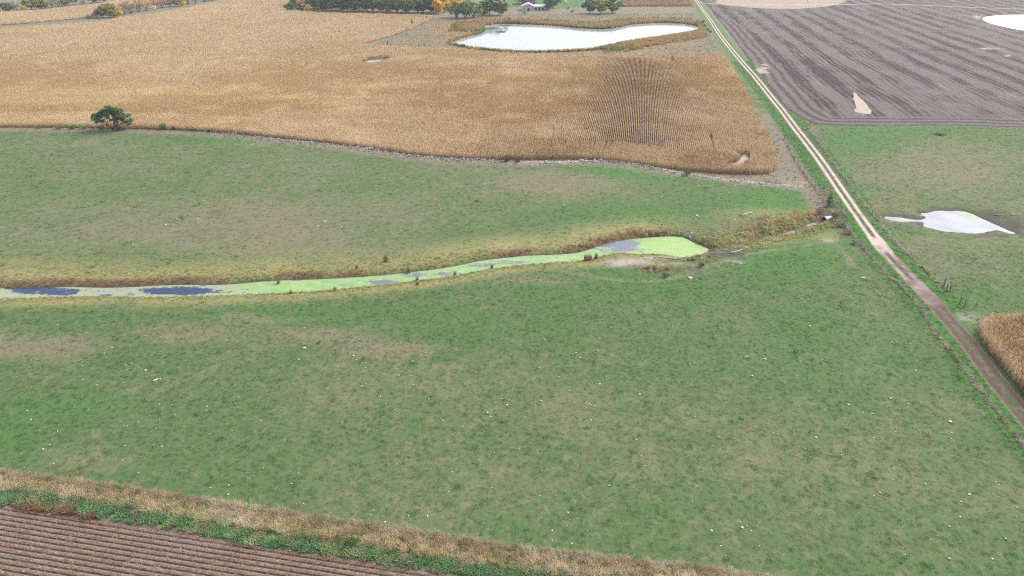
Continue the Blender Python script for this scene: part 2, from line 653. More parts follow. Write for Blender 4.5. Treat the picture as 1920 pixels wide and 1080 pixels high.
FARPOND = chaikin(PL([(1838, 33), (1870, 28), (1920, 27), (2000, 27), (2120, 30), (2150, 50), (2080, 66), (2000, 66), (1920, 58), (1880, 50), (1850, 42)], WL), True, 1)
PUDDLE = chaikin(PL([(680, 116), (694, 112), (718, 111), (727, 112), (712, 117), (694, 119)], -.15), True, 1)

CORN_EDGE = chaikin(PL([(-520, 236), (-300, 238), (0, 239), (170, 240), (300, 243), (400, 248), (500, 257), (600, 267), (700, 279), (760, 290), (850, 299), (950, 301),
                        (1000, 300), (1100, 299), (1180, 306), (1250, 318), (1350, 327), (1420, 329), (1446, 325)]))
CORN_RIGHT = PL([(1457, 318), (1456, 300), (1442, 262), (1421, 220), (1395, 170), (1368, 125), (1354, 106)])
CORN_TOP = PL([(1350, 105), (1200, 103), (1090, 104), (1000, 105), (900, 100), (840, 95), (760, 92), (700, 90), (672, 86)])
CORN = np.vstack([CORN_EDGE, CORN_RIGHT, CORN_TOP,
                  PL([(740, 67), (790, 46), (818, 33), (740, 30), (600, 26), (535, 24), (532, 12), (556, -4), (600, -28), (430, -30), (418, 3), (350, 18), (290, 28), (232, 35), (200, 42), (100, 50), (0, 56), (-300, 79), (-520, 95)])])
CORN2 = PL([(-520, 88), (-300, 70), (0, 48), (90, 41), (160, 35), (185, 27), (240, 15), (330, 0), (430, -22), (280, -24), (225, 2), (160, 13), (90, 21), (0, 26), (-300, 45), (-520, 58)])
PLOW = np.vstack([PL([(1316, 2), (1332, 18), (1347, 38), (1375, 72), (1397, 104), (1424, 140), (1455, 183), (1477, 209), (1500, 222), (1530, 233), (1600, 237),
                      (1700, 236), (1800, 236), (1920, 239), (2500, 250)]), np.array([[900., 420.], [1500., 800.], [1500., 1500.], [260., 1500.]])])
PLOW_EDGE = PL([(1347, 38), (1397, 104), (1424, 140), (1455, 183), (1477, 209), (1500, 222), (1530, 233), (1600, 237), (1700, 236), (1800, 236), (1920, 239), (2500, 250)])
TAN = chaikin(PL([(1342, 7), (1340, 2), (1365, -6), (1600, -8), (1578, 7), (1545, 13), (1480, 17), (1420, 15), (1375, 11)]), True, 1)
LANE = PL([(1312, 5), (1345, 7.5), (1400, 8.6), (1480, 8.8), (1560, 8.6), (1650, 7), (1720, 9), (1800, 13), (1920, 17), (2200, 26)])
BARE1 = chaikin(PL([(1600, 171), (1607, 178), (1620, 191), (1634, 206), (1633, 214), (1615, 213), (1600, 209), (1607, 202), (1602, 190)]), True, 1)
NEARCORN = PL([(1834, 636), (1834, 616), (1852, 606), (1920, 602), (2300, 590), (2500, 1150), (2140, 1010), (1990, 838), (1932, 762), (1903, 726), (1878, 695), (1852, 664)])
TANFIELD = PL([(1168, 13), (1300, 12), (1292, -3), (1272, -28), (1150, -28), (1165, 2)])
STRIP_TOP = chaikin(PL([(-500, 830), (-300, 848), (0, 884), (70, 892), (170, 905), (300, 925), (400, 940), (500, 955), (600, 970), (700, 985), (800, 998), (900, 1015), (1000, 1030),
                        (1150, 1045), (1280, 1058), (1450, 1082), (1600, 1105), (1900, 1150)]))
STRIP_MID = chaikin(PL([(-500, 868), (-300, 886), (0, 921), (60, 926), (120, 935), (200, 948), (270, 959), (330, 972), (400, 983), (460, 993), (540, 1005), (620, 1015), (700, 1028), (800, 1046),
                        (900, 1061), (1000, 1074), (1150, 1093), (1600, 1145)]))
STRIP_BOT = chaikin(PL([(-500, 888), (-300, 908), (0, 944), (100, 956), (200, 971), (300, 988), (400, 1006), (500, 1022), (600, 1037), (700, 1053), (800, 1069), (900, 1084), (1200, 1128), (1600, 1185)]))
STUBBLE = np.vstack([STRIP_BOT, [[60., 8.], [-110., 30.]]])
CORNMARGIN = PL([(1764, 580), (1790, 590), (1836, 604), (1840, 640), (1905, 724), (2000, 842), (2130, 1000), (2080, 985), (1990, 868), (1932, 797), (1868, 719), (1813, 643)])
NOTCH1 = PL([(1329, 256), (1333, 258), (1339, 284), (1332, 286)])
NOTCH2 = chaikin(PL([(1396, 286), (1402, 292), (1402, 308), (1388, 317), (1358, 317), (1366, 308), (1384, 304)]), True, 1)
FENCE_L = chaikin(PL([(1470, 262), (1500, 316), (1532, 360), (1548, 382), (1560, 402), (1580, 422), (1600, 447), (1647, 500), (1707, 557), (1727, 583), (1747, 617), (1780, 660), (1827, 720), (1860, 763), (1890, 803),
                      (1918, 840), (1985, 925), (2060, 1020)]), False, 1)
FENCE_R = chaikin(PL([(1517, 236), (1527, 256), (1541, 280), (1560, 307), (1586, 341), (1606, 366), (1624, 388), (1643, 410), (1670, 447), (1710, 487), (1742, 515), (1762, 534), (1774, 547)]), False, 1)
STONELINE = chaikin(PL([(330, 243), (430, 250), (500, 258), (560, 265), (640, 272), (700, 280), (750, 289), (800, 295), (860, 299), (929, 300), (960, 303), (991, 306), (1064, 305), (1110, 302), (1137, 301),
                        (1181, 306), (1225, 315), (1283, 326), (1316, 332), (1389, 341), (1443, 347), (1502, 352)]))


def height(X, Y):
    X, Y = np.asarray(X, float), np.asarray(Y, float)
    h = .35 * (fbm(X, Y, 60, 3) - .5)
    fade = np.ones_like(h)

    def carve(d, prof_d, prof_h):
        return np.interp(d, prof_d, prof_h)
    dc = sdist_near(X, Y, CREEK, 14)
    c = carve(dc, [-2.5, 0, 1.0, 2.2, 8.0], [-1.7, WL, -.55, -.3, 0])
    dd = sdist_near(X, Y, DITCH, 9)
    dd = np.where(dd < 900, np.abs(dd), dd)
    m = dd < 900
    if m.any():
        dd[m] = dist(X[m], Y[m], DITCH)
    c = np.minimum(c, carve(dd, [0, .8, 2.2, 6], [-1.12, -1.0, -.45, 0]))
    for pond, wd in ((NEARPOND, 5), (BIGPOND, 14), (FARPOND, 14)):
        d = sdist_near(X, Y, pond, 16)
        c = np.minimum(c, carve(d, [-4, 0, 1.0, wd], [-1.6, WL, -.72, 0]))
        fade = np.minimum(fade, sm(d, 0, 12))
    d = sdist_near(X, Y, PUDDLE, 6)
    c = np.minimum(c, carve(d, [-3, 0, 4], [-.3, -.15, 0]))
    fade = np.minimum(fade, np.minimum(sm(dc, 0, 12), sm(dd, 0, 8)))
    dt, off, _ = dist_near(X, Y, TRACK, 12, True)
    rut = -.05 * np.exp(-((np.abs(off) - 1.0) / .35) ** 2)
    up = .32 * sm(dt, 7.5, 1.8) * fade + rut * (dt < 2.2)
    cu = CULV
    emb = 1.15 * np.exp(-((X - cu[0]) ** 2 + (Y - cu[1]) ** 2) / 3.2 ** 2)
    ins = inside(X, Y, STUBBLE) & (Y < 80)
    ds = np.zeros(X.shape)
    if ins.any():
        ds[ins] = dist(X[ins], Y[ins], STRIP_BOT)
    return h * fade + c + emb * sm(dd, 1.2, 3.0) + up - .22 * sm(ds, 0, .8)


# ------------------------------------------------------------------ ground
G = dict(green=(.083, .137, .051), dry=(.143, .146, .094), lush=(.071, .160, .046), yellow=(.26, .24, .11), red=(.165, .105, .065),
         brown=(.21, .172, .14), bare=(.35, .29, .26), mud=(.085, .072, .07), olive=(.145, .155, .08), orange=(.27, .165, .085))
BLOBS = {   # cx, cy, rx, ry, weight on the photograph's plane, for the turf's own patches
    'dry': [(430, 425, 260, 55, .8), (600, 330, 420, 40, .25), (180, 300, 260, 45, .3), (1040, 345, 130, 28, .8), (720, 400, 160, 60, .4), (60, 650, 130, 22, 1.0), (330, 625, 90, 18, .8), (620, 632, 90, 14, .8), (720, 655, 100, 20, .8),
            (480, 600, 70, 8, .7), (1010, 525, 90, 10, .8), (1770, 320, 160, 50, .65), (1850, 480, 150, 35, .4), (1720, 460, 40, 20, .5), (1590, 470, 40, 15, .4), (1650, 390, 25, 8, .5), (160, 860, 130, 22, .45), (1150, 780, 260, 60, .22), (750, 720, 200, 60, .25),
            (1350, 850, 260, 70, .2), (250, 720, 60, 20, .3), (100, 420, 160, 60, .35), (480, 270, 30, 6, .6), (165, 268, 28, 7, .9), (430, 385, 60, 14, .5)],
    'lush': [(1440, 385, 95, 30, 1.0), (1200, 320, 130, 16, .9), (420, 258, 90, 8, .7), (640, 590, 260, 16, .55), (1150, 545, 260, 26, .45), (1480, 490, 120, 40, .8), (880, 610, 240, 30, .3), (1620, 260, 60, 25, .8), (1700, 240, 120, 8, .7),
             (1560, 640, 200, 90, .3), (1260, 400, 220, 22, .5), (1190, 515, 40, 10, .9), (120, 770, 160, 30, .4), (40, 830, 60, 40, .5), (1700, 560, 60, 30, .3), (1820, 560, 60, 10, .6), (620, 490, 160, 10, .25)],
    'olive': [(1700, 390, 70, 14, .8), (1850, 388, 70, 10, .8), (1800, 452, 120, 10, .7), (1900, 420, 40, 12, .7), (1400, 430, 110, 25, .8), (1250, 430, 200, 10, .5), (420, 500, 500, 14, .4)],
    'bare': [(1180, 490, 38, 9, 1.0), (1235, 479, 40, 3.5, .9), (1225, 496, 50, 3, .6), (1335, 470, 22, 5, .8), (1555, 452, 14, 4, .6), (1375, 492, 22, 3, .55), (1745, 588, 14, 8, .0), (1432, 372, 0.1, .1, 0), (1800, 598, 26, 8, .55), (1500, 345, 20, 6, .35)],
    'mud': [(1285, 440, 24, 8, 1.0), (1350, 475, 34, 7, 1.0), (1380, 480, 18, 5, .7), (1850, 402, 34, 9, 1.0), (1895, 420, 30, 12, .9), (1850, 440, 35, 5, .9), (1690, 402, 40, 5, .8), (1690, 421, 40, 4, .7), (410, 398, 16, 6, .5), (1530, 412, 12, 5, .9), (1880, 690, 24, 20, .5), (1855, 640, 14, 20, .6)],
    'red': [(1230, 508, 28, 6, 1.0), (1330, 456, 30, 8, .8), (1310, 485, 25, 4, .8), (1520, 405, 14, 8, .8), (1140, 452, 60, 8, .5), (1430, 425, 50, 10, .45), (740, 72, 60, 5, .0)],
    'yellow': [(1420, 450, 80, 10, .7), (1460, 405, 90, 14, .55), (1540, 445, 40, 8, .6), (100, 500, 260, 18, .5), (700, 480, 300, 14, .45), (1000, 455, 120, 8, .4)],
}


def paint(X, Y):
    """Weights and base colour of the turf at ground points."""
    px, py = topx(X, Y)
    ok = Y > 20
    W = {}
    jx = px + 60 * (fbm(X, Y, 14, 11) - .5) * np.clip(py / 700, .15, 1)
    jy = py + 24 * (fbm(X, Y, 11, 12) - .5) * np.clip(py / 700, .1, 1)
    for k, bl in BLOBS.items():
        s = np.zeros(X.shape)
        for cx, cy_, rx, ry, wt in bl:
            s = np.maximum(s, wt * np.exp(-(((jx - cx) / rx) ** 2 + ((jy - cy_) / ry) ** 2) ** 1.5 * .8))
        W[k] = s * ok
    dc = sdist_near(X, Y, CREEK, 16)
    n1, n2 = fbm(X, Y, 9, 21), fbm(X, Y, 4, 22)
    near_up = Y > np.interp(X, *(lambda q: (q[:, 0], q[:, 1]))(CREEKMID))
    wy = np.where(near_up, 16.0, 7.5)
    W['yellow'] = np.maximum(W['yellow'], sm(dc, wy, 3.0) * sm(dc, -.5, 1.0) * np.clip(.35 + 1.0 * n1, 0, 1) * sm(px, 1330, 1180))
    W['red'] = np.maximum(W['red'], np.where(near_up, .95, .45) * sm(dc, 4.2, 1.6) * sm(n1, .38, .62))
    W['mud'] = np.maximum(W['mud'], .85 * sm(dc, .7, .1))
    ddi = sdist_line(X, Y, DITCH)
    W['mud'] = np.maximum(W['mud'], .55 * sm(ddi, 2.0, .6))
    W['lush'] = np.maximum(W['lush'], .65 * sm(dc, 2.2, .8) * sm(n2, .45, .65))
    dtr = dist_near(X, Y, TRACK, 12)
    W['lush'] = np.maximum(W['lush'], .95 * sm(dtr, 6.4, 4.2))
    dfl, dfr = dist_near(X, Y, FENCE_L, 6), dist_near(X, Y, FENCE_R, 6)
    W['brown'] = .95 * sm(np.minimum(dfl, dfr), 1.1, .4)
    dst, so, _ = dist(X, Y, STONELINE, side=True)
    dce = dist(X, Y, CORN_EDGE)
    W['brown'] = np.maximum(W['brown'], .9 * sm(dst, 2.6, .8))
    W['bare'] = np.maximum(W['bare'], .5 * sm(dst, 2.8, 1.2) * sm(px, 380, 640) * sm(n2, .2, .5))
    W['brown'] = np.maximum(W['brown'], .9 * sm(dce, 8.0, 4.0) * (py > 238))
    wedge = PL([(1354, 96), (1396, 158), (1440, 240), (1457, 300), (1440, 335), (1500, 352), (1535, 405), (1560, 408), (1552, 384), (1528, 352), (1500, 312), (1466, 255), (1430, 195), (1385, 130), (1352, 88)])
    wi = sdist(X, Y, wedge)
    W['brown'] = np.maximum(W['brown'], .9 * sm(wi, 2.0, -1.0))
    W['olive'] = np.where(wi < 0, np.maximum(W['olive'], .55 * sm(n1, .4, .65)), W['olive'])
    cm = sdist_near(X, Y, CORNMARGIN, 5)
    k = sm(cm, .8, -.6)
    W['lush'] = W['lush'] * (1 - k)
    W['brown'] = np.maximum(W['brown'], .9 * k)
    W['mud'] = np.maximum(W['mud'], .55 * k * sm(n1, .4, .7))
    dpn = sdist_near(X, Y, NEARPOND, 8)
    W['mud'] = np.maximum(W['mud'], .9 * sm(dpn, 2.4, .3) * sm(n1 + .15 * n2, .38, .55))
    W['olive'] = np.maximum(W['olive'], .6 * sm(dpn, 8, 2))
    # dry meadow round the far pond, and open land beyond the frame
    far = sm(py, 130, 100) * ok
    W['brown'] = np.maximum(W['brown'], .8 * far)
    W['dry'] = np.maximum(W['dry'], sm(Y, 820, 1000))
    meadow = ((py < 100) & (px > 660) & (px < 1340)).astype(float)
    W['orange'] = meadow * np.clip(1.6 * fbm(X, Y, 38, 41) - .45, 0, .9) * sm(sdist_near(X, Y, BIGPOND, 70), 60, 20)
    W['olive'] = np.maximum(W['olive'], meadow * np.clip(1.8 * fbm(X, Y, 45, 44) - .65, 0, .8))
    W['lush'] = np.where(meadow > 0, np.maximum(W['lush'] * (dtr < 8), np.where((px > 945) & (px < 1104) & (py < 14), .95, 0)), W['lush'])
    lawn = np.where((px > 945) & (px < 1104) & (py < 14.5) & (Y > 300), 1.0, 0.0)
    keep = np.maximum(lawn, .85 * sm(dtr, 6.4, 4.2))
    for k in ('brown', 'orange', 'olive'):
        W[k] = W[k] * (1 - keep)
    W['lush'] = np.maximum(W['lush'], .95 * keep)
    W['lush'] = np.maximum(W['lush'], .9 * np.exp(-(((px - 890) / 26) ** 2 + ((py - 66) / 4) ** 2)))
    W['dry'] = np.clip(.9 * W['dry'] + .6 * (fbm(X, Y, 9, 31, 3) - .5) + .3 * (fbm(X, Y, 40, 35, 2) - .5) + .05, 0, 1)
    trail = np.full(X.shape, 99.0)
    for pl in TRAILS:
        trail = np.minimum(trail, sdist_line(X, Y, pl))
    W['bare'] = np.maximum(W['bare'], .22 * sm(trail, .8, .25) * sm(n2, .25, .6))
    W['dry'] = np.maximum(W['dry'], .6 * sm(trail, 1.4, .4) * sm(n1, .3, .6))
    col = np.tile(np.array(G['green']), (len(X), 1))
    for k in ('dry', 'lush', 'olive', 'yellow', 'brown', 'orange', 'red', 'bare', 'mud'):
        a = np.clip(W[k] * (.75 + .5 * n2), 0, 1)[:, None]
        col = col * (1 - a) + np.array(G[k]) * a
    spd = np.clip(.22 + W['dry'] - .8 * W['lush'] - .8 * W['bare'] - .9 * W['mud'] - .4 * W['red'], 0, 1)
    return W, col, spd


_up, _lo = np.array(_u, float), np.array(_l[::-1], float)
_mx = np.linspace(-420, 1328, 60)
CREEKMID = PL(np.stack([_mx, (np.interp(_mx, _up[:, 0], _up[:, 1]) + np.interp(_mx, _lo[:, 0], _lo[:, 1])) / 2], 1), WL)
CREEKMID = CREEKMID[np.argsort(CREEKMID[:, 0])]


def sdist_line(X, Y, pl):
    (a, b), (c, d) = pl.min(0) - 4, pl.max(0) + 4
    m = (X > a) & (X < c) & (Y > b) & (Y < d)
    r = np.full(X.shape, 99.0)
    if m.any():
        r[m] = dist(X[m], Y[m], pl)
    return r


TRAILS = [chaikin(PL(q)) for q in ([(1060, 508), (1120, 520), (1180, 529), (1240, 527), (1290, 514), (1330, 497), (1380, 481), (1430, 472), (1500, 462), (1560, 452)],
                                   [(255, 460), (300, 440), (330, 430), (370, 420), (400, 408), (425, 395)], [(305, 442), (340, 458), (390, 462)],
                                   [(1130, 492), (1180, 499), (1250, 500), (1320, 494)],
                                   [(1560, 452), (1580, 470), (1600, 500)])]


def wobble(poly, step, amp, size, seed, closed=True):
    p = resample(poly, step, closed)
    t = np.roll(p, -1, 0) - np.roll(p, 1, 0)
    t /= np.linalg.norm(t, axis=1)[:, None] + 1e-9
    nrm = np.stack([t[:, 1], -t[:, 0]], 1)
    return p + nrm * (amp * 2 * (fbm(p[:, 0], p[:, 1], size, seed, 2) - .5))[:, None]


def offset_line(line, d):
    t = np.gradient(line, axis=0)
    t /= np.linalg.norm(t, axis=1)[:, None] + 1e-9
    return line + np.stack([t[:, 1], -t[:, 0]], 1) * d


def ground():
    pts = []

    def grid(lo, hi, s, seed):
        ys = np.arange(lo, hi, s * .87)
        out = []
        for i, y in enumerate(ys):
            w_ = .86 * (y + 40) + 55
            xs = np.arange(-w_, w_, s) + (s / 2 if i % 2 else 0)
            out.append(np.stack([xs, np.full(xs.shape, y)], 1))
        q = np.vstack(out)
        return q + (np.random.default_rng(seed).random(q.shape) - .5) * s * .35
    pts.append(grid(10, 165, 1.6, 1))
    pts.append(grid(165, 290, 2.6, 2))
    pts.append(grid(290, 460, 7, 3))
    pts.append(grid(460, 1000, 14, 4))
    r = np.random.default_rng(5)
    q = np.stack([r.uniform(-3000, 3000, 2600), r.uniform(-600, 4500, 2600)], 1)
    wq = .86 * (q[:, 1] + 40) + 60
    pts.append(q[(np.abs(q[:, 0]) > wq) | (q[:, 1] > 1005) | (q[:, 1] < 5)])
    pts.append(np.array([(-3200, -700), (3200, -700), (3200, 4700), (-3200, 4700)], float))
    b = grid(110, 215, .75, 6)
    b = b[(np.abs(b[:, 0]) < 130)]
    m = (np.abs(sdist(b[:, 0], b[:, 1], CREEK)) < 5) | (dist(b[:, 0], b[:, 1], DITCH) < 3.5)
    pts.append(b[m])
    b = grid(150, 190, .9, 8)
    pts.append(b[np.abs(sdist(b[:, 0], b[:, 1], NEARPOND)) < 4])
    tr = resample(TRACK, 1.5)
    for o in (-1.4, -1.0, -.5, 0, .5, 1.0, 1.4, -3, 3, -5, 5):
        pts.append(offset_line(tr, o))
    for pl in TRAILS:
        rp = resample(pl, .8)
        for o in (-1.2, -.4, .4, 1.2):
            pts.append(offset_line(rp, o))
    for pond, st in ((BIGPOND, 2.5), (FARPOND, 3)):
        rp = resample(pond, st, True)
        for o in (-3, -1, 0, 1, 2.5, 6):
            pts.append(offset_line(rp, o))
    loops = []
    tl = resample(TRACK, .9)
    jit = .18 * (fbm(tl[:, 0], tl[:, 1], 2.2, 51) - .5) * 2
    track_poly = np.vstack([offset_line(tl, 1) * 0 + tl + (offset_line(tl, 1) - tl) * (2.05 + jit)[:, None],
                            (tl - (offset_line(tl, 1) - tl) * (2.05 + jit[::-1])[:, None])[::-1]])
    ll = resample(LANE, 12)
    lane_poly = np.vstack([offset_line(ll, 1.9), offset_line(ll, -1.9)[::-1]])
    zones = [('corn_field', resample(CORN, 4, True), M['cornsoil']), ('corn_field', resample(CORN2, 8, True), M['cornsoil']),
             ('ploughed_field', resample(PLOW, 5, True), M['plow']), ('harvested_field', wobble(TAN, 6, 2, 20, 61), M['tan']),
             ('tall_crop_field', resample(TANFIELD, 10, True), M['cornsoil']),
             ('farm_lane', lane_poly, M['lane']), ('bare_patch', wobble(BARE1, 1.5, .6, 5, 62), M['bare']), ('bare_patch', resample(NOTCH1, 1.5, True), M['bare']), ('bare_patch', wobble(NOTCH2, 1.2, .4, 4, 64), M['bare']),
             ('corn_patch_soil', wobble(NEARCORN, 1.2, .4, 3, 63), M['cornsoil']),
             ('stubble_field_soil', resample(STUBBLE, 1.5, True), M['stubsoil']), ('dirt_track', track_poly, M['track'])]
    allp = np.vstack(pts)
    keep = np.ones(len(allp), bool)
    # keep free points a little away from zone edges so that triangles stay well shaped
    vec = [Vector(p) for p in allp[keep]]
    edges = []
    for _, poly, _m in zones:
        b = len(vec)
        vec += [Vector(p) for p in poly]
        k = len(poly)
        edges += [(b + i, b + (i + 1) % k) for i in range(k)]
    res = delaunay_2d_cdt(vec, edges, [], 0, 1e-4, False)
    V = np.array([(v.x, v.y) for v in res[0]])
    T = np.array(res[2])
    C = V[T].mean(1)
    zi = np.full(len(T), -1)
    for i, (_, poly, _m) in enumerate(zones):
        zi[inside(C[:, 0], C[:, 1], poly)] = i
    Z = height(V[:, 0], V[:, 1])
    W, col, spd = paint(V[:, 0], V[:, 1])
    _, off, arc = dist(V[:, 0], V[:, 1], TRACK, side=True)
    px, py = topx(V[:, 0], V[:, 1])
    mud = .62 * sm(py, 438, 490) + .38 * sm(py, 530, 600)
    merge = np.maximum(np.exp(-((py - 462) / 22) ** 2), np.exp(-((py - 555) / 40) ** 2)) * .9
    ed = np.clip(dist(V[:, 0], V[:, 1], PLOW_EDGE) / 60, 0, 1)
    palew = np.zeros(len(V))
    for cx, cy_, rx, ry, wt in [(1430, 132, 16, 8, 1), (1410, 104, 14, 3, .8), (1437, 122, 10, 4, .8), (1862, 91, 30, 4, .9), (1890, 104, 8, 4, .7), (1800, 129, 22, 3, .5), (1520, 182, 8, 8, .6), (1545, 183, 5, 6, .5),
                                (1640, 83, 20, 2, .5), (1730, 91, 10, 3, .5), (1830, 30, 14, 6, .8), (1850, 46, 22, 5, .7), (1900, 58, 20, 3, .6)]:
        palew = np.maximum(palew, wt * np.exp(-((px - cx) / rx) ** 2 - ((py - cy_) / ry) ** 2))
    names = [('ground', M['pasture'], -1, 'grazed green and tan pasture turf around the creek', 'pasture')]
    texts = {'corn_field': ['brown soil floor under the large ripe corn field', 'brown soil floor under the far corn strip between hedges'],
             'ploughed_field': ['dark ploughed field with diagonal bands beside the track'], 'harvested_field': ['pale tan harvested field beyond the ploughed land'],
             'tall_crop_field': ['ground under the orange tan crop beyond the pond'], 'farm_lane': ['thin pale gravel lane crossing beyond the ploughed field'],
             'bare_patch': ['pale unploughed wedge of stubble in the ploughed field', 'narrow bare slot among the corn rows', 'pale bare triangle washed out of the corn corner'], 'corn_patch_soil': ['shaded soil under the near corn beside the track'],
             'stubble_field_soil': ['soil under the stubble rows'], 'dirt_track': ['two-rut dirt and gravel farm track running up the slope']}
    seen = {}
    for i, (nm, poly, mt) in enumerate(zones):
        k = seen.get(nm, 0)
        seen[nm] = k + 1
        names.append((nm, mt, i, texts[nm][k], nm.replace('_', ' ')))
    wet = np.stack([spd, ed, np.zeros(len(V)), np.ones(len(V))], 1)
    for nm, mt, i, lab, cat in names:
        t = T[zi == i]
        if len(t) == 0:
            continue
        used, inv = np.unique(t, return_inverse=True)
        tt = inv.reshape(t.shape)
        xyz = np.column_stack([V[used], Z[used]])
        # counter-clockwise seen from above
        a, b, c = xyz[tt[:, 0]], xyz[tt[:, 1]], xyz[tt[:, 2]]
        flip = ((b - a)[:, 0] * (c - a)[:, 1] - (b - a)[:, 1] * (c - a)[:, 0]) < 0
        tt[flip] = tt[flip][:, ::-1]
        me = bpy.data.meshes.new(nm)
        me.vertices.add(len(used))
        me.vertices.foreach_set('co', xyz.ravel())
        me.loops.add(len(tt) * 3)
        me.loops.foreach_set('vertex_index', tt.ravel())
        me.polygons.add(len(tt))
        me.polygons.foreach_set('loop_start', np.arange(0, len(tt) * 3, 3))
        me.polygons.foreach_set('use_smooth', np.ones(len(tt), bool))
        me.update(calc_edges=True)
        me.validate()
        at = me.attributes.new('base', 'FLOAT_COLOR', 'POINT')
        at.data.foreach_set('color', np.column_stack([col[used], np.ones(len(used))]).ravel())
        at = me.attributes.new('wet', 'FLOAT_COLOR', 'POINT')
        wv = wet[used].copy()
        if nm == 'ploughed_field':
            wv[:, 0] = palew[used]
        at.data.foreach_set('color', wv.ravel())
        at = me.attributes.new('trk', 'FLOAT_COLOR', 'POINT')
        at.data.foreach_set('color', np.column_stack([off[used], mud[used], merge[used], np.ones(len(used))]).ravel())
        me.materials.append(mt)
        o = bpy.data.objects.new(nm, me)
        COL.objects.link(o)
        tag(o, lab, cat, kind='structure')


ground()


# ------------------------------------------------------------------ water
def sheet(name, poly, z, step, grow, mat, lab, cat, kind, attrf=None, outline=None):
    """A level sheet over poly, its rim tucked under the bank by grow metres."""
    rim = resample(poly, step, True)
    if outline is not None:
        rim = outline(rim)
    if grow:
        c = sdist(*(rim + (offset_line(rim, .05) - rim)).T, poly).mean()
        rim = offset_line(rim, grow if c > 0 else -grow)
    lo, hi = rim.min(0), rim.max(0)
    gx, gy = np.meshgrid(np.arange(lo[0], hi[0], step), np.arange(lo[1], hi[1], step))
    g = np.stack([gx.ravel(), gy.ravel()], 1)
    g = g + (np.random.default_rng(3).random(g.shape) - .5) * step * .3
    m = inside(g[:, 0], g[:, 1], rim)
    g = g[m]
    g = g[dist(g[:, 0], g[:, 1], rim, True) > step * .35]
    vec = [Vector(p) for p in rim] + [Vector(p) for p in g]
    k = len(rim)
    res = delaunay_2d_cdt(vec, [(i, (i + 1) % k) for i in range(k)], [], 0, 1e-4, False)
    V = np.array([(v.x, v.y) for v in res[0]])
    T = np.array(res[2])
    C = V[T].mean(1)
    T = T[inside(C[:, 0], C[:, 1], rim)]
    a, b, c = V[T[:, 0]], V[T[:, 1]], V[T[:, 2]]
    fl = ((b - a)[:, 0] * (c - a)[:, 1] - (b - a)[:, 1] * (c - a)[:, 0]) < 0
    T[fl] = T[fl][:, ::-1]
    o = mesh_obj(name, np.column_stack([V, np.full(len(V), z)]), T, mat)
    if attrf is not None:
        at = o.data.attributes.new('film', 'FLOAT_COLOR', 'POINT')
        at.data.foreach_set('color', np.column_stack([attrf(V[:, 0], V[:, 1]), np.ones(len(V))]).ravel())
    return tag(o, lab, cat, kind=kind)


sheet('creek_water', CREEK, WL, 1.6, .5, M['water'], 'dark blue open water of the narrow creek', 'creek', 'structure')
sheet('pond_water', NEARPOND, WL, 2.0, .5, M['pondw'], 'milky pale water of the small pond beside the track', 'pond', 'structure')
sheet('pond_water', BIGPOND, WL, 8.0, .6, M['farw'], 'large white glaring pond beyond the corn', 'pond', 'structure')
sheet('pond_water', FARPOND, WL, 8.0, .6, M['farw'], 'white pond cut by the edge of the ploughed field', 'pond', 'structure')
sheet('puddle_water', PUDDLE, -.15, 2.0, .3, M['farw'], 'small grey puddle inside the corn field', 'puddle', 'structure')


dl = resample(DITCH, .5)
for a, b, wd, lab in ((.60, .72, .75, 'small pale puddle halfway along the weedy ditch'), (.84, .97, .6, 'thin water lying in the ditch before the culvert mouth')):
    seg = dl[int(a * len(dl)):int(b * len(dl))]
    k = np.sin(np.linspace(.25, 2.9, len(seg)))[:, None] * wd
    e = offset_line(seg, 1) - seg
    sheet('ditch_water', np.vstack([seg + e * k, (seg - e * k)[::-1]]), -1.02, .5, 0, M['pondw'], lab, 'ditch water', 'structure', None, lambda r: wobble(r, .5, .3, 1.2, 73))


def film(X, Y):
    px, py = topx(X, Y, WL)
    lime = sm(px + 2.0 * (py - 455), 1195, 1225)
    pale = sm(px, 520, 380)
    cover = np.full(X.shape, .26)
    cover = np.where(px < 560, .30, cover)

    def hole(cx, cy_, rx, ry, w_):
        return w_ * np.exp(-(((px - cx) / rx) ** 2 + ((py - cy_) / ry) ** 2) ** 2)
    h = hole(335, 546, 68, 7.5, 1.0) + hole(92, 547, 66, 8, .60) + hole(40, 541, 70, 3, .5) + hole(775, 517, 30, 4, .45) + hole(835, 514, 26, 4, .5) + hole(720, 529, 30, 4, .55) + hole(950, 493, 45, 3.5, .4) \
        + hole(1158, 458, 46, 8, .62) + hole(1192, 470, 55, 5, .75) + hole(900, 498, 30, 4, .35) + hole(425, 546, 20, 3, .4) + hole(200, 556, 30, 2.5, .5) + hole(-150, 552, 120, 9, .5)
    cover = cover - h + .5 * lime
    return np.stack([lime, pale, cover], 1)


sheet('duckweed', CREEK, WL + .012, .8, .1, M['weed'], 'lime green duckweed film floating along the creek', 'duckweed', 'stuff', film)
ALG = chaikin(PL([(1788, 397), (1805, 396), (1822, 400), (1836, 408), (1830, 409), (1812, 403)], WL), True, 1)
sheet('duckweed', ALG, WL + .012, .8, 0, M['weed'], 'thin lime green scum along the rim of the small pond', 'duckweed', 'stuff',
      lambda X, Y: np.stack([np.ones(X.shape), np.zeros(X.shape), np.full(X.shape, .4)], 1), lambda r: wobble(r, .8, .5, 3, 71))


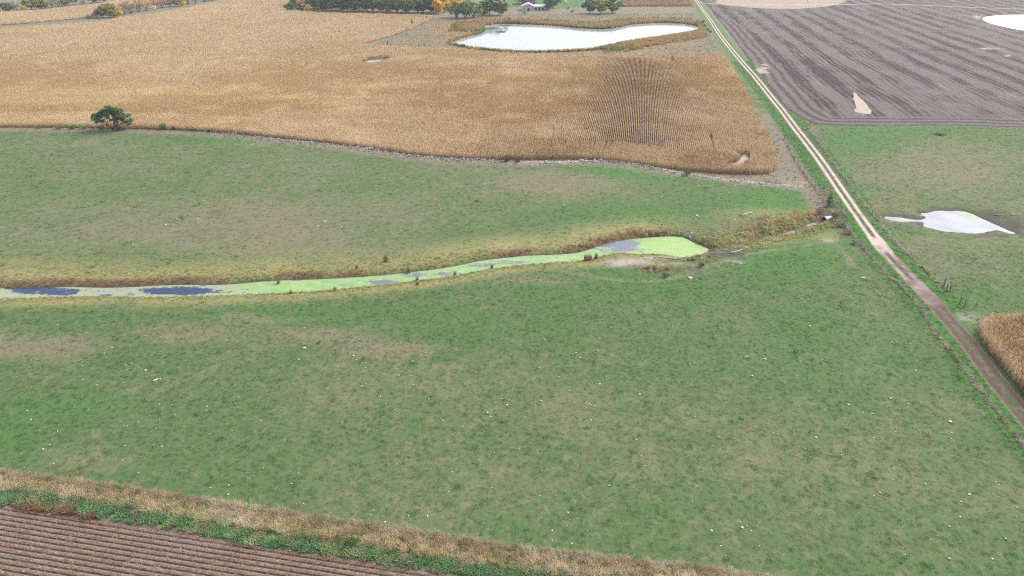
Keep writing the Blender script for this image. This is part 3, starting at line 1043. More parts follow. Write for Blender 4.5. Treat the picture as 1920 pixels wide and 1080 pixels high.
for k, (pl, lab) in enumerate([([(908, 52), (925, 50), (934, 53), (928, 56), (912, 56)], 'dark weed mat floating in the corner of the far pond'), ([(926, 58), (944, 58), (950, 61), (934, 62)], 'lower streak of dark weed floating in the far pond'),
                             ([(925, 46.5), (950, 46), (962, 48), (940, 49)], 'dark weed streak along the far shore of the far pond')]):
    sheet('water_weed', chaikin(PL(pl, WL), True, 1), WL + .02, 2.5, 0, M['wweed'], lab, 'water weed', 'stuff', None, lambda r: wobble(r, 2.5, 2.0, 7, 72))


# ------------------------------------------------------------------ scattered growth
def scatter(name, protos, xy, z, rz, sc, tint, lab, cat, zs=None):
    n = len(xy)
    me = bpy.data.meshes.new(name)
    me.vertices.add(n)
    me.vertices.foreach_set('co', np.column_stack([xy, z]).astype(np.float32).ravel())
    for k, v, ty in (('rz', rz, 'FLOAT'), ('sc', sc, 'FLOAT'), ('zs', sc if zs is None else zs, 'FLOAT'), ('vi', rng.integers(0, len(protos), n), 'INT')):
        a = me.attributes.new(k, ty, 'POINT')
        a.data.foreach_set('value', np.ascontiguousarray(v, dtype=np.int32 if ty == 'INT' else np.float32))
    a = me.attributes.new('tint', 'FLOAT_COLOR', 'POINT')
    a.data.foreach_set('color', np.column_stack([tint, np.ones(n)]).astype(np.float32).ravel())
    o = bpy.data.objects.new(name, me)
    COL.objects.link(o)
    g = bpy.data.node_groups.new(name, 'GeometryNodeTree')
    g.interface.new_socket('Geometry', in_out='INPUT', socket_type='NodeSocketGeometry')
    g.interface.new_socket('Geometry', in_out='OUTPUT', socket_type='NodeSocketGeometry')
    N, L = g.nodes, g.links
    gi, go = N.new('NodeGroupInput'), N.new('NodeGroupOutput')
    jn = N.new('GeometryNodeJoinGeometry')
    for p in protos[::-1]:
        oi = N.new('GeometryNodeObjectInfo')
        oi.inputs['Object'].default_value = p
        ti = N.new('GeometryNodeGeometryToInstance')
        L.new(oi.outputs['Geometry'], ti.inputs[0])
        L.new(ti.outputs[0], jn.inputs[0])
    ip = N.new('GeometryNodeInstanceOnPoints')
    L.new(gi.outputs[0], ip.inputs['Points'])
    L.new(jn.outputs[0], ip.inputs['Instance'])
    ip.inputs['Pick Instance'].default_value = True

    def named(k, ty):
        q = N.new('GeometryNodeInputNamedAttribute')
        q.data_type = ty
        q.inputs['Name'].default_value = k
        return q.outputs['Attribute']
    L.new(named('vi', 'INT'), ip.inputs['Instance Index'])
    cx = N.new('ShaderNodeCombineXYZ')
    L.new(named('rz', 'FLOAT'), cx.inputs['Z'])
    er = N.new('FunctionNodeEulerToRotation')
    L.new(cx.outputs[0], er.inputs[0])
    L.new(er.outputs[0], ip.inputs['Rotation'])
    cs = N.new('ShaderNodeCombineXYZ')
    s_ = named('sc', 'FLOAT')
    L.new(s_, cs.inputs['X'])
    L.new(s_, cs.inputs['Y'])
    L.new(named('zs', 'FLOAT'), cs.inputs['Z'])
    L.new(cs.outputs[0], ip.inputs['Scale'])
    L.new(ip.outputs[0], go.inputs[0])
    md = o.modifiers.new('scatter', 'NODES')
    md.node_group = g
    return tag(o, lab, cat, kind='stuff')


def tuft(n, hgt, spread, width, lean, seed, mat, bend=True):
    r = random.Random(seed)
    v, f = [], []
    for _ in range(n):
        a, d = r.uniform(0, 6.283), spread * math.sqrt(r.random())
        x, y = math.cos(a) * d, math.sin(a) * d
        b = r.uniform(0, 6.283)
        wx, wy = math.cos(b) * width / 2, math.sin(b) * width / 2
        hh = hgt * r.uniform(.55, 1.1)
        t = r.uniform(0, 6.283)
        l = lean * hh * r.uniform(.3, 1.2)
        lx, ly = math.cos(t) * l, math.sin(t) * l
        k = len(v)
        if bend:
            v += [(x - wx, y - wy, -.03), (x + wx, y + wy, -.03), (x + wx * .9 + lx * .35, y + wy * .9 + ly * .35, hh * .62), (x - wx * .9 + lx * .35, y - wy * .9 + ly * .35, hh * .62), (x + lx, y + ly, hh)]
            f += [(k, k + 1, k + 2, k + 3), (k + 3, k + 2, k + 4)]
        else:
            v += [(x - wx, y - wy, -.03), (x + wx, y + wy, -.03), (x + lx, y + ly, hh)]
            f += [(k, k + 1, k + 2)]
    return mesh_obj('blades', v, f, mat, link=False)


def rand_in(poly, dens, seed):
    r = np.random.default_rng(seed)
    lo, hi = poly.min(0), poly.max(0)
    n = int((hi - lo).prod() * dens)
    q = lo + r.random((n, 2)) * (hi - lo)
    return q[inside(q[:, 0], q[:, 1], poly)]


def band(line, lo, hi, dens, seed):
    """Random points beside a polyline, lo to hi metres to its right-hand side."""
    r = np.random.default_rng(seed)
    L = np.linalg.norm(np.diff(line, axis=0), axis=1).sum()
    n = int(L * abs(hi - lo) * dens)
    fine = resample(line, .5)
    nrm = offset_line(fine, 1) - fine
    i = r.integers(0, len(fine), n)
    return fine[i] + nrm[i] * r.uniform(lo, hi, n)[:, None] + r.normal(0, .15, (n, 2))


def in_view(xy, mx=160, my=60):
    px, py = topx(xy[:, 0], xy[:, 1])
    return (px > -mx) & (px < 1920 + mx) & (py > -40) & (py < 1080 + my)


def jig(c, amt, seed):
    r = np.random.default_rng(seed)
    return c * (1 + amt * (r.random((len(c), 1)) * 2 - 1)) * (1 + amt * .3 * (r.random(c.shape) * 2 - 1))


short = [tuft(22, .16, .28, .035, .9, 100 + k, M['blade'], False) for k in range(4)]
mid_t = [tuft(34, .38, .34, .035, 1.15, 120 + k, M['blade']) for k in range(4)]
tall_t = [tuft(46, .95, .55, .030, .55, 140 + k, M['blade']) for k in range(4)]
weed_t = [tuft(44, .5, .55, .07, .9, 160 + k, M['blade']) for k in range(4)]
cat_t = [tuft(36, 2.0, .7, .10, .25, 180 + k, M['blade']) for k in range(3)]


def pasture_tufts():
    view = np.array([[-150, 45], [150, 45], [310, 300], [-310, 300]], float)
    a = rand_in(np.array([[-75, 52], [75, 52], [130, 150], [-130, 150]], float), 2.6, 201)
    b = rand_in(np.array([[-140, 150], [140, 150], [250, 275], [-250, 275]], float), .8, 202)
    q = np.vstack([a, b])
    q = q[in_view(q)]
    bad = inside(q[:, 0], q[:, 1], CORN) | inside(q[:, 0], q[:, 1], PLOW) | inside(q[:, 0], q[:, 1], NEARCORN) | (sdist(q[:, 0], q[:, 1], CREEK) < .4) | (sdist(q[:, 0], q[:, 1], NEARPOND) < .5)
    bad |= dist(q[:, 0], q[:, 1], TRACK) < 2.0
    sp = inside(q[:, 0], q[:, 1], np.vstack([STRIP_TOP, [[90, 0], [-120, 0]]]))
    q = q[~(bad | sp)]
    W, col, spd = paint(q[:, 0], q[:, 1])
    r = np.random.default_rng(203)
    keep = r.random(len(q)) > np.clip(W['bare'] * 1.2 + W['mud'], 0, .97)
    q, col, spd = q[keep], col[keep], spd[keep]
    pn = fbm(q[:, 0], q[:, 1], 2.6, 205, 2)
    pick = pn + .22 * (r.random(len(q)) - .5) > .74 - .40 * np.clip(spd, 0, 1)
    tan = np.array([.21, .195, .115])
    c = np.where(pick[:, None], .35 * col + .65 * tan, col * np.array([.95, 1.08, .9]))
    pch = fbm(q[:, 0], q[:, 1], 1.8, 206, 2) + .1 * r.random(len(q)) > .80
    c[pch] = np.array([.05, .135, .055])
    sc = r.uniform(.6, 1.35, len(q))
    sc[pch] *= 1.3
    sc *= np.where(q[:, 1] > 150, 1.25, 1.0)
    scatter('pasture_grass', short, q, height(q[:, 0], q[:, 1]), r.uniform(0, 6.28, len(q)), sc, jig(c * 1.5, .2, 204), 'short green and tan grass tufts of the grazed pasture', 'grass')


pasture_tufts()


def bank_grass():
    q = []
    g = rand_in(np.array([[-140, 105], [100, 105], [100, 205], [-140, 205]], float), 4.0, 211)
    d = sdist(g[:, 0], g[:, 1], CREEK)
    up = g[:, 1] > np.interp(g[:, 0], CREEKMID[:, 0], CREEKMID[:, 1])
    r = np.random.default_rng(212)
    lim = np.where(up, 7.0, 3.5)
    prob = np.clip(1.15 - d / lim, 0, 1) * np.where(d > 2, .45, .9)
    m = (d > .25) & (r.random(len(g)) < prob)
    q1 = g[m]
    dd = dist(g[:, 0], g[:, 1], DITCH)
    m2 = ((dd > .7) | (topx(g[:, 0], g[:, 1])[0] < 1465)) & (dd < 6) & (r.random(len(g)) < np.clip(1.2 - dd / 6, 0, 1)) & (d > .5)
    q = np.vstack([q1, g[m2]])
    q = q[in_view(q)]
    W, col, _ = paint(q[:, 0], q[:, 1])
    keep = r.random(len(q)) > np.clip(W['bare'] * 1.3 + W['mud'] * 1.1, 0, .97)
    q, col = q[keep], col[keep]
    n = fbm(q[:, 0], q[:, 1], 6, 213)
    r = np.random.default_rng(214)
    pal = np.array([(.245, .23, .105), (.185, .12, .075), (.12, .165, .06), (.26, .215, .13)])
    idx = np.clip((n * 5 - .9 + r.normal(0, .7, len(q))).astype(int), 0, 3)
    dq = sdist(q[:, 0], q[:, 1], CREEK)
    hi = (dq > 1.9) & (r.random(len(q)) < .8)
    idx = np.where(hi, np.where(r.random(len(q)) < .7, 0, 3), idx)
    c = np.where(hi[:, None], .3 * col * 1.15 + .7 * pal[idx], .5 * col * 1.15 + .5 * pal[idx])
    dd = dist(q[:, 0], q[:, 1], DITCH)
    sc = r.uniform(.55, 1.25, len(q)) * np.where(dd < 6, 1.5, 1.0)
    scatter('bank_grass', mid_t, q, height(q[:, 0], q[:, 1]), r.uniform(0, 6.28, len(q)), sc * .85, jig(c * 2.0, .25, 215), 'rank yellow and rust coloured grass along the creek banks', 'grass')


bank_grass()


def pool_clumps():
    r = np.random.default_rng(216)
    q = []
    for cx, cy_, rx, ry, k in ((1150, 450, 45, 5, 70), (1220, 437, 50, 4, 70), (1100, 461, 40, 4, 40), (1330, 452, 30, 8, 40), (1400, 437, 18, 6, 45), (1430, 428, 30, 7, 70), (1470, 420, 26, 8, 60), (1500, 408, 30, 8, 60), (1450, 412, 50, 8, 50), (1520, 404, 14, 5, 40), (1232, 507, 26, 5, 50), (1300, 488, 18, 2, 18)):
        a = r.normal(0, .55, (k, 2))
        q.append(np.array([P(cx + i * rx, cy_ + j * ry, -.4)[:2] for i, j in a]))
    q = np.vstack(q)
    q = q[(sdist(q[:, 0], q[:, 1], CREEK) > .4) & ((dist(q[:, 0], q[:, 1], DITCH) > .6) | (topx(q[:, 0], q[:, 1])[0] < 1465))]
    pal = np.array([(.33, .27, .15), (.27, .19, .115), (.22, .235, .11), (.37, .32, .20)])
    n = fbm(q[:, 0], q[:, 1], 5, 217)
    c = pal[np.clip((n * 6 - 1.2 + r.normal(0, .5, len(q))).astype(int), 0, 3)]
    scatter('sedge_clumps', tall_t, q, height(q[:, 0], q[:, 1]), r.uniform(0, 6.28, len(q)), r.uniform(.6, 1.0, len(q)), jig(c * 1.6, .25, 218), 'tall tan and rust sedge clumps around the pool and ditch', 'sedge', r.uniform(.7, 1.25, len(q)))


pool_clumps()


def strips():
    r = np.random.default_rng(221)
    # dead grass left standing under both fences, by the stone row and on the field margin
    q = np.vstack([band(FENCE_L, -.3, .35, 7, 222), band(FENCE_R, -.3, .45, 7, 223), band(STONELINE, -2.8, -1.8, .5, 224), band(STONELINE, 1.8, 2.8, .7, 2241), band(CORN_EDGE, .8, 5, .3, 225)])
    wedge = PL([(1354, 100), (1400, 165), (1442, 240), (1457, 300), (1440, 335), (1500, 352), (1535, 405), (1575, 415), (1552, 384), (1528, 352), (1500, 312), (1466, 255), (1430, 195), (1385, 130)])
    q = np.vstack([q, rand_in(wedge, .12, 226), rand_in(PL([(1540, 350), (1590, 372), (1590, 430), (1528, 412)]), 2.0, 227)])
    q = q[in_view(q) & (dist(q[:, 0], q[:, 1], TRACK) > 2.6)]
    q = q[~inside(q[:, 0], q[:, 1], CORN)]
    cu = P(1550, 410, -1)[:2]
    q = q[np.hypot(q[:, 0] - cu[0] + 1.5, q[:, 1] - cu[1] + .6) > 2.0]
    c = np.tile(np.array([.27, .225, .185]), (len(q), 1))
    g = fbm(q[:, 0], q[:, 1], 7, 228)
    c = np.where((g > .56)[:, None], np.array([.19, .165, .145]), c)
    c = np.where((g < .36)[:, None], np.array([.15, .155, .07]), c)
    far = np.interp(q[:, 1], [100, 300], [1.0, 1.25])
    scatter('dead_grass', mid_t, q, height(q[:, 0], q[:, 1]), r.uniform(0, 6.28, len(q)), r.uniform(.55, 1.0, len(q)) * far, jig(c * 1.7, .35, 229), 'uncut dead brown grass along fences and field margins', 'grass')
    # mown bright verge of the track
    q = np.vstack([band(TRACK, 1.95, 6.0, 2.6, 231), band(TRACK, -6.0, -1.95, 2.6, 232)])
    q = q[in_view(q) & (q[:, 1] < 420)]
    q = q[(np.minimum(dist(q[:, 0], q[:, 1], FENCE_L), dist(q[:, 0], q[:, 1], FENCE_R)) > 1.0) & ~inside(q[:, 0], q[:, 1], NEARCORN) & ~inside(q[:, 0], q[:, 1], PLOW) & ~inside(q[:, 0], q[:, 1], CORN)]
    px, py = topx(q[:, 0], q[:, 1])
    _, off, _ = dist(q[:, 0], q[:, 1], TRACK, side=True)
    q = q[~(inside(q[:, 0], q[:, 1], CORNMARGIN) & (r.random(len(q)) < .93))]
    c = np.tile(np.array([.085, .19, .055]), (len(q), 1))
    c = np.where((fbm(q[:, 0], q[:, 1], 3, 233) > .6)[:, None], np.array([.15, .19, .075]), c)
    scatter('verge_grass', short, q, height(q[:, 0], q[:, 1]), r.uniform(0, 6.28, len(q)), r.uniform(.9, 1.6, len(q)), jig(c * 1.35, .3, 234), 'bright green mown grass verges on both sides of the track', 'grass')
    # the tall margin along the lower edge
    strip = np.vstack([STRIP_TOP, STRIP_MID[::-1]])
    q = rand_in(strip, 7.0, 241)
    q = q[in_view(q, 200, 140)]
    n = fbm(q[:, 0], q[:, 1], 5, 242)
    c = np.where((n > .58)[:, None], np.array([.36, .31, .225]), np.array([.32, .265, .175]))
    c = np.where((n < .36)[:, None], np.array([.28, .24, .15]), c)
    dt = dist(q[:, 0], q[:, 1], STRIP_TOP)
    dm = dist(q[:, 0], q[:, 1], STRIP_MID)
    c = c * (1 - .22 * sm(dt, 2.2, .4))[:, None] * (1 + .14 * sm(dm, 2.0, .3))[:, None]
    gm = (r.random(len(q)) < .4 * sm(dm, 1.4, .2))
    c[gm] = np.array([.17, .20, .11])
    scatter('tall_dry_grass', tall_t, q, height(q[:, 0], q[:, 1]), r.uniform(0, 6.28, len(q)), r.uniform(.65, 1.15, len(q)), jig(c * 2.0, .3, 243), 'tall straw coloured grass margin between pasture and stubble', 'grass', r.uniform(.65, 1.0, len(q)))
    strip = np.vstack([STRIP_MID, STRIP_BOT[::-1]])
    q = rand_in(strip, 5.0, 251)
    q = q[in_view(q, 200, 140)]
    px, py = topx(q[:, 0], q[:, 1])
    n = fbm(q[:, 0], q[:, 1], 4, 252)
    c = np.where((n > .55)[:, None], np.array([.13, .215, .10]), np.array([.10, .19, .09]))
    c = np.where((n < .40)[:, None], np.array([.18, .22, .115]), c)
    c = np.where((r.random(len(q)) < .12)[:, None], np.array([.26, .21, .15]), c)
    scatter('green_weeds', weed_t, q, height(q[:, 0], q[:, 1]), r.uniform(0, 6.28, len(q)), r.uniform(.7, 1.3, len(q)), jig(c * 2.0, .3, 253), 'dense green weeds edging the stubble rows', 'weeds')
    q = []
    for cx, cy_, rx, ry, k in ((75, 950, 40, 8, 130), (120, 957, 25, 8, 60), (165, 967, 16, 5, 40)):
        for _ in range(k):
            a = r.normal(0, .5, 2)
            q.append(P(cx + a[0] * rx, cy_ + a[1] * ry)[:2])
    q = np.array(q)
    c = np.tile(np.array([.24, .125, .09]), (len(q), 1))
    c[r.random(len(q)) < .3] = (.25, .17, .08)
    scatter('red_weeds', weed_t, q, height(q[:, 0], q[:, 1]), r.uniform(0, 6.28, len(q)), r.uniform(.6, 1.0, len(q)), jig(c * 1.6, .25, 254), 'rusty red weeds at the corner of the stubble field', 'weeds')
    # cattails round the far pond
    rim = resample(BIGPOND, 1.0, True)
    s = 1 if sdist(*offset_line(rim, 1).T, BIGPOND).mean() > 0 else -1
    q = []
    for lo, hi, k in ((.6, 9, 1.6), (8, 26, .35)):
        n_ = int(len(rim) * (hi - lo) * k)
        i = r.integers(0, len(rim), n_)
        q.append(rim[i] + (offset_line(rim, s) - rim)[i] * r.uniform(lo, hi, n_)[:, None] + r.normal(0, .6, (n_, 2)))
    q = np.vstack(q)
    px, py = topx(q[:, 0], q[:, 1])
    dp = sdist(q[:, 0], q[:, 1], BIGPOND)
    near = (py > 60) & (px < 1130)
    ok = (dp > .4) & ~inside(q[:, 0], q[:, 1], CORN) & ~inside(q[:, 0], q[:, 1], PLOW) & ~(near & (dp > 4)) & (dist(q[:, 0], q[:, 1], TRACK) > 9) & (py > 24) & ~((px < 900) & (py > 58) & (r.random(len(q)) < .7))
    q = q[ok]
    n = fbm(q[:, 0], q[:, 1], 16, 261)
    c = np.where((n > .52)[:, None], np.array([.27, .195, .10]), np.array([.22, .185, .085]))
    c = np.where((n < .38)[:, None], np.array([.12, .135, .06]), c)
    scatter('cattails', cat_t, q, height(q[:, 0], q[:, 1]), r.uniform(0, 6.28, len(q)), r.uniform(.7, 1.2, len(q)), jig(c * 1.6, .25, 262), 'tan cattails fringing the large far pond', 'reeds')
    q = rand_in(TANFIELD, .25, 263)
    c = np.tile(np.array([.26, .17, .10]), (len(q), 1))
    scatter('tall_crop', cat_t, q, height(q[:, 0], q[:, 1]), r.uniform(0, 6.28, len(q)), r.uniform(.8, 1.1, len(q)) * 1.2, jig(c * 1.5, .2, 264), 'orange tan standing crop beyond the far pond', 'crop')
    # rough meadow
    mead = PL([(680, 90), (742, 66), (818, 34), (880, 34), (1000, 24), (1100, 28), (1300, 24), (1335, 60), (1352, 104), (1100, 104), (840, 92)])
    q = rand_in(mead, .22, 265)
    q = q[(sdist(q[:, 0], q[:, 1], BIGPOND) > 1) & (dist(q[:, 0], q[:, 1], TRACK) > 7) & ~inside(q[:, 0], q[:, 1], CORN)]
    _, col, _ = paint(q[:, 0], q[:, 1])
    scatter('meadow_grass', mid_t, q, height(q[:, 0], q[:, 1]), r.uniform(0, 6.28, len(q)), r.uniform(1.2, 2.2, len(q)), jig(col * 2.3, .3, 266), 'rough dry meadow grass around the far pond', 'grass')


strips()


# ------------------------------------------------------------------ corn
def corn_plant(mb, x, y, r, hgt=2.3, leaves=7, detail=False, reach=(.2, .4), wid=.10, free=True):
    lx, ly = r.uniform(-.12, .12), r.uniform(-.12, .12)
    rad = .022
    n = 3
    b = len(mb.v)
    for z, k in ((0, 1.0), (hgt * .93, .5)):
        for i in range(n):
            a = 2.094 * i
            mb.v.append((x + lx * z / hgt + math.cos(a) * rad * k, y + ly * z / hgt + math.sin(a) * rad * k, z))
    for i in range(n):
        mb.f.append((b + i, b + (i + 1) % n, b + n + (i + 1) % n, b + n + i))
    a0 = r.uniform(0, 6.28)
    for k in range(leaves):
        z0 = hgt * (.25 + .68 * k / leaves)
        a = (a0 if free else 1.571) + k * 3.14 + r.uniform(-.34, .34)
        L = r.uniform(*reach) * (1.0 if k < leaves - 2 else .7)
        up = r.uniform(.10, .32)
        dn = r.uniform(-.55, .0)
        cx, cy_ = math.cos(a), math.sin(a)
        wx, wy = -cy_ * wid / 2, cx * wid / 2
        ox, oy = x + lx * z0 / hgt, y + ly * z0 / hgt
        b = len(mb.v)
        mb.v += [(ox - wx * .6, oy - wy * .6, z0), (ox + wx * .6, oy + wy * .6, z0),
                 (ox + cx * L * .5 + wx, oy + cy_ * L * .5 + wy, z0 + up), (ox + cx * L * .5 - wx, oy + cy_ * L * .5 - wy, z0 + up),
                 (ox + cx * L, oy + cy_ * L, z0 + dn)]
        mb.f += [(b, b + 1, b + 2, b + 3), (b + 3, b + 2, b + 4)]
    # tassel
    for k in range(3 if detail else 2):
        a = r.uniform(0, 6.28)
        b = len(mb.v)
        tx, ty = x + lx, y + ly
        mb.v += [(tx - .02, ty, hgt * .9), (tx + .02, ty, hgt * .9), (tx + math.cos(a) * .13, ty + math.sin(a) * .13, hgt * 1.06)]
        mb.f.append((b, b + 1, b + 2))
    if detail:       # the hanging ear
        a = r.uniform(0, 6.28)
        e = Vector((x + lx * .45, y + ly * .45, hgt * .45))
        o = Vector((math.cos(a) * .1, math.sin(a) * .1, -.02))
        mb.tube([e, e + o * .9, e + o * 1.3 + Vector((0, 0, -.2))], [.02, .035, .012], 5)


def corn_clump(length, per, seed, width=0.0, leaves=6, wid=.12, reach=(.2, .4), free=False):
    r = random.Random(seed)
    mb = MB()
    k = max(2, int(length * per))
    for i in range(k):
        yy = (i + .5) / k * length - length / 2 + r.uniform(-.06, .06)
        corn_plant(mb, r.uniform(-.05, .05) + (r.choice((-.5, .5)) * width), yy, r, r.uniform(2.05, 2.45), leaves, reach=reach, wid=wid, free=free)
    return mb.build('corn_clump', M['corn'], link=False)


near_cl = [corn_clump(1.2, 4.2, 300 + k, 0, 6, .12, (.16, .34)) for k in range(4)]
far_cl = [corn_clump(2.6, 3.0, 320 + k, .76, 5, .22) for k in range(4)]
RV = np.array([math.sin(ROW), math.cos(ROW)])
RN = np.array([math.cos(ROW), -math.sin(ROW)])


def rows_in(poly, rs, ls, seed):
    s, t = poly @ RN, poly @ RV
    S, T_ = np.meshgrid(np.arange(s.min(), s.max(), rs), np.arange(t.min(), t.max(), ls))
    r = np.random.default_rng(seed)
    T_ = T_ + r.uniform(-.1, .1, T_.shape) + r.random(S.shape[1])[None, :] * ls
    q = S.ravel()[:, None] * RN + T_.ravel()[:, None] * RV
    return q[inside(q[:, 0], q[:, 1], poly)]


def corn_tint(q, seed):
    px, py = topx(q[:, 0], q[:, 1])
    n1, n2, n3 = fbm(q[:, 0], q[:, 1], 60, 401, 4), fbm(q[:, 0], q[:, 1], 14, 402), vnoise(q[:, 0], q[:, 1], 3.5, 403)
    gold, tan, pale, rust = np.array([.36, .262, .150]), np.array([.41, .318, .222]), np.array([.52, .44, .335]), np.array([.30, .21, .135])
    a = sm(n1, .38, .62)[:, None]
    c = gold * (1 - a) + tan * a
    b = (sm(n2, .5, .8) * .42)[:, None]
    c = c * (1 - b) + pale * b
    k = (sm(n3, .62, .9) * .45)[:, None]
    c = c * (1 - k) + rust * k
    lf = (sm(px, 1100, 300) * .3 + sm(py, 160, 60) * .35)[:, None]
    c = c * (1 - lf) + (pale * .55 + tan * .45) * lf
    st = np.zeros(len(q))
    for cx, cy_, rx, ry in ((180, 180, 260, 10), (120, 195, 160, 8), (1000, 145, 40, 5), (560, 190, 120, 4), (620, 200, 60, 5), (700, 170, 60, 8), (1390, 140, 40, 10)):
        st = np.maximum(st, np.exp(-((px - cx + (py - cy_) * 4) / rx) ** 2 - ((py - cy_) / ry) ** 2))
    st = (st * .4)[:, None]
    c = c * (1 - st) + np.array([.56, .46, .30]) * st
    return jig(np.minimum(c * np.array([1.68, 1.69, 1.60]), .88), .10, seed)


def corn():
    r = np.random.default_rng(411)
    edge = resample(CORN_EDGE, 1.0)
    head = []
    sgn = 1 if inside(*(edge[200] + (offset_line(edge, 1.0) - edge)[200])[:, None], CORN)[0] else -1
    nrm = (offset_line(edge, 1.0) - edge) * sgn
    rl = []
    NH = 26
    for k in range(NH):
        o = .6 + .72 * k
        q = edge + nrm * o + r.uniform(-.05, .05, edge.shape)
        t = np.gradient(q, axis=0)
        rl.append(np.column_stack([q, np.arctan2(-t[:, 0], t[:, 1])]))
    # rows curving round the right-hand corner
    head = np.vstack(rl)
    rs = .70
    q = rows_in(CORN, rs, 1.15, 412)
    de = dist(q[:, 0], q[:, 1], CORN_EDGE)
    px, py = topx(q[:, 0], q[:, 1])
    body = q[(de > .6 + .72 * NH) | (px > 1405)]
    head = head[inside(head[:, 0], head[:, 1], CORN)]
    hx, hy = topx(head[:, 0], head[:, 1])
    head = head[hx <= 1408]
    # gaps: washed-out notches, the puddle and a few lodged streaks
    gaps = [NOTCH1, NOTCH2,
            PL([(1036, 238), (1037.6, 238), (1037.6, 264), (1036, 264)]), PL([(1052, 239), (1053.3, 239), (1053.3, 256), (1052, 256)]),
            wobble(PL([(668, 120), (692, 110), (730, 108), (738, 112), (716, 121), (688, 124)]), 3, 2, 8, 91),
            PL([(560, 133), (574, 126), (578, 124), (577, 129), (566, 134)]), PL([(395, 153), (430, 143), (432, 145), (398, 156)]),
            PL([(1258, 105), (1261, 105), (1262, 120), (1259, 120)])]

    def clear(p):
        m = np.ones(len(p), bool)
        for g in gaps:
            m &= ~inside(p[:, 0], p[:, 1], g)
        return m
    body = body[clear(body)]
    head = head[clear(head)]
    near = body[:, 1] < 430
    nb = body[near & in_view(body, 260)]
    q = np.vstack([nb, head[:, :2]])
    rz = np.concatenate([np.full(len(nb), -ROW) + np.where(r.random(len(nb)) < .5, math.pi, 0), head[:, 2]])
    ok = in_view(q, 260)
    q, rz = q[ok], rz[ok]
    ok = r.random(len(q)) > .02
    q, rz = q[ok], rz[ok]
    zs = (.93 + .16 * (fbm(q[:, 0], q[:, 1], 18, 421) - .5) * 2 + r.uniform(-.06, .06, len(q)))
    scatter('standing_corn', near_cl, q, height(q[:, 0], q[:, 1]), rz, r.uniform(.92, 1.08, len(q)), corn_tint(q, 413), 'ripe golden corn standing in rows above the stone row', 'corn', zs)
    q = rows_in(CORN, rs * 2, 2.5, 414)
    q = q[(q[:, 1] >= 430) & clear(q)]
    q = q[in_view(q, 260)]
    n = len(q)
    zs = (.93 + .2 * (fbm(q[:, 0], q[:, 1], 30, 422) - .5) * 2 + r.uniform(-.08, .08, n))
    scatter('standing_corn', far_cl, q, height(q[:, 0], q[:, 1]), np.full(n, -ROW) + np.where(r.random(n) < .5, math.pi, 0), r.uniform(.95, 1.1, n), corn_tint(q, 415), 'far pale part of the ripe corn field below the wood', 'corn', zs)
    q = rows_in(CORN2, rs * 2, 2.5, 416)
    q = q[in_view(q, 260)]
    n = len(q)
    scatter('standing_corn', far_cl, q, height(q[:, 0], q[:, 1]), np.full(n, -ROW), r.uniform(.95, 1.1, n), corn_tint(q, 417), 'far strip of pale corn between the two hedges', 'corn', r.uniform(.9, 1.1, n))
    # the near corner of corn beside the track: the plants that show largest stand singly
    q = rows_in(NEARCORN, .76, .24, 418)
    q = q[in_view(q, 300, 120)]
    px, py = topx(q[:, 0], q[:, 1], 1.5)
    vis = (px < 1915) & (py < 1075)
    first = np.where(vis)[0]
    dl = dist(q[:, 0], q[:, 1], NEARCORN, True)
    first = first[np.argsort(dl[first])][:300]
    sel = np.zeros(len(q), bool)
    sel[first] = True
    rr = random.Random(419)
    one = []
    for k in range(6):
        mb = MB()
        corn_plant(mb, 0, 0, rr, rr.uniform(2.2, 2.5), 9, True, (.3, .65), .11)
        one.append(mb.build('corn_plant', M['corn1'], link=False))
    hq = height(q[:, 0], q[:, 1])
    for i in np.where(sel)[0]:
        o = link_obj('corn_plant', one[rr.randrange(6)].data, None, (q[i, 0], q[i, 1], hq[i] - .02), (0, 0, rr.uniform(0, 6.28)), rr.uniform(.9, 1.1))
        t = rr.uniform(.75, 1.2)
        b = rr.random()
        t *= 1.5
        o.color = ((.40 + .06 * b) * t, (.295 + .06 * b) * t, (.17 + .06 * b) * t, 1)
        tag(o, 'dry ripe corn plant on the rim of the corn patch beside the muddy track', 'corn', 'corn plants on the rim of the near patch')
    rest = q[~sel]
    n = len(rest)
    near1 = [corn_clump(.3, 4.0, 340 + k, 0, 8, .11, (.3, .6), True) for k in range(4)]
    c = np.tile(np.array([.40, .30, .175]), (n, 1))
    k = fbm(rest[:, 0], rest[:, 1], 3, 420)[:, None]
    c = c * (1 - k * .4) + np.array([.35, .235, .145]) * k * .4
    scatter('standing_corn', near1, rest, height(rest[:, 0], rest[:, 1]), r.uniform(0, 6.28, n), r.uniform(.9, 1.1, n), jig(c * 1.5, .25, 421), 'inner plants of the rust brown corn patch beside the track', 'corn')


def mat_corn1():
    n = NT('dry_corn_plant', .8, .15)
    col = n.scale(n.objinfo('Color'), n.math('ADD', .65, n.math('MULTIPLY', n.noise(6.0, 2), .7)))
    return n.done(col)


M['corn1'] = mat_corn1()
corn()


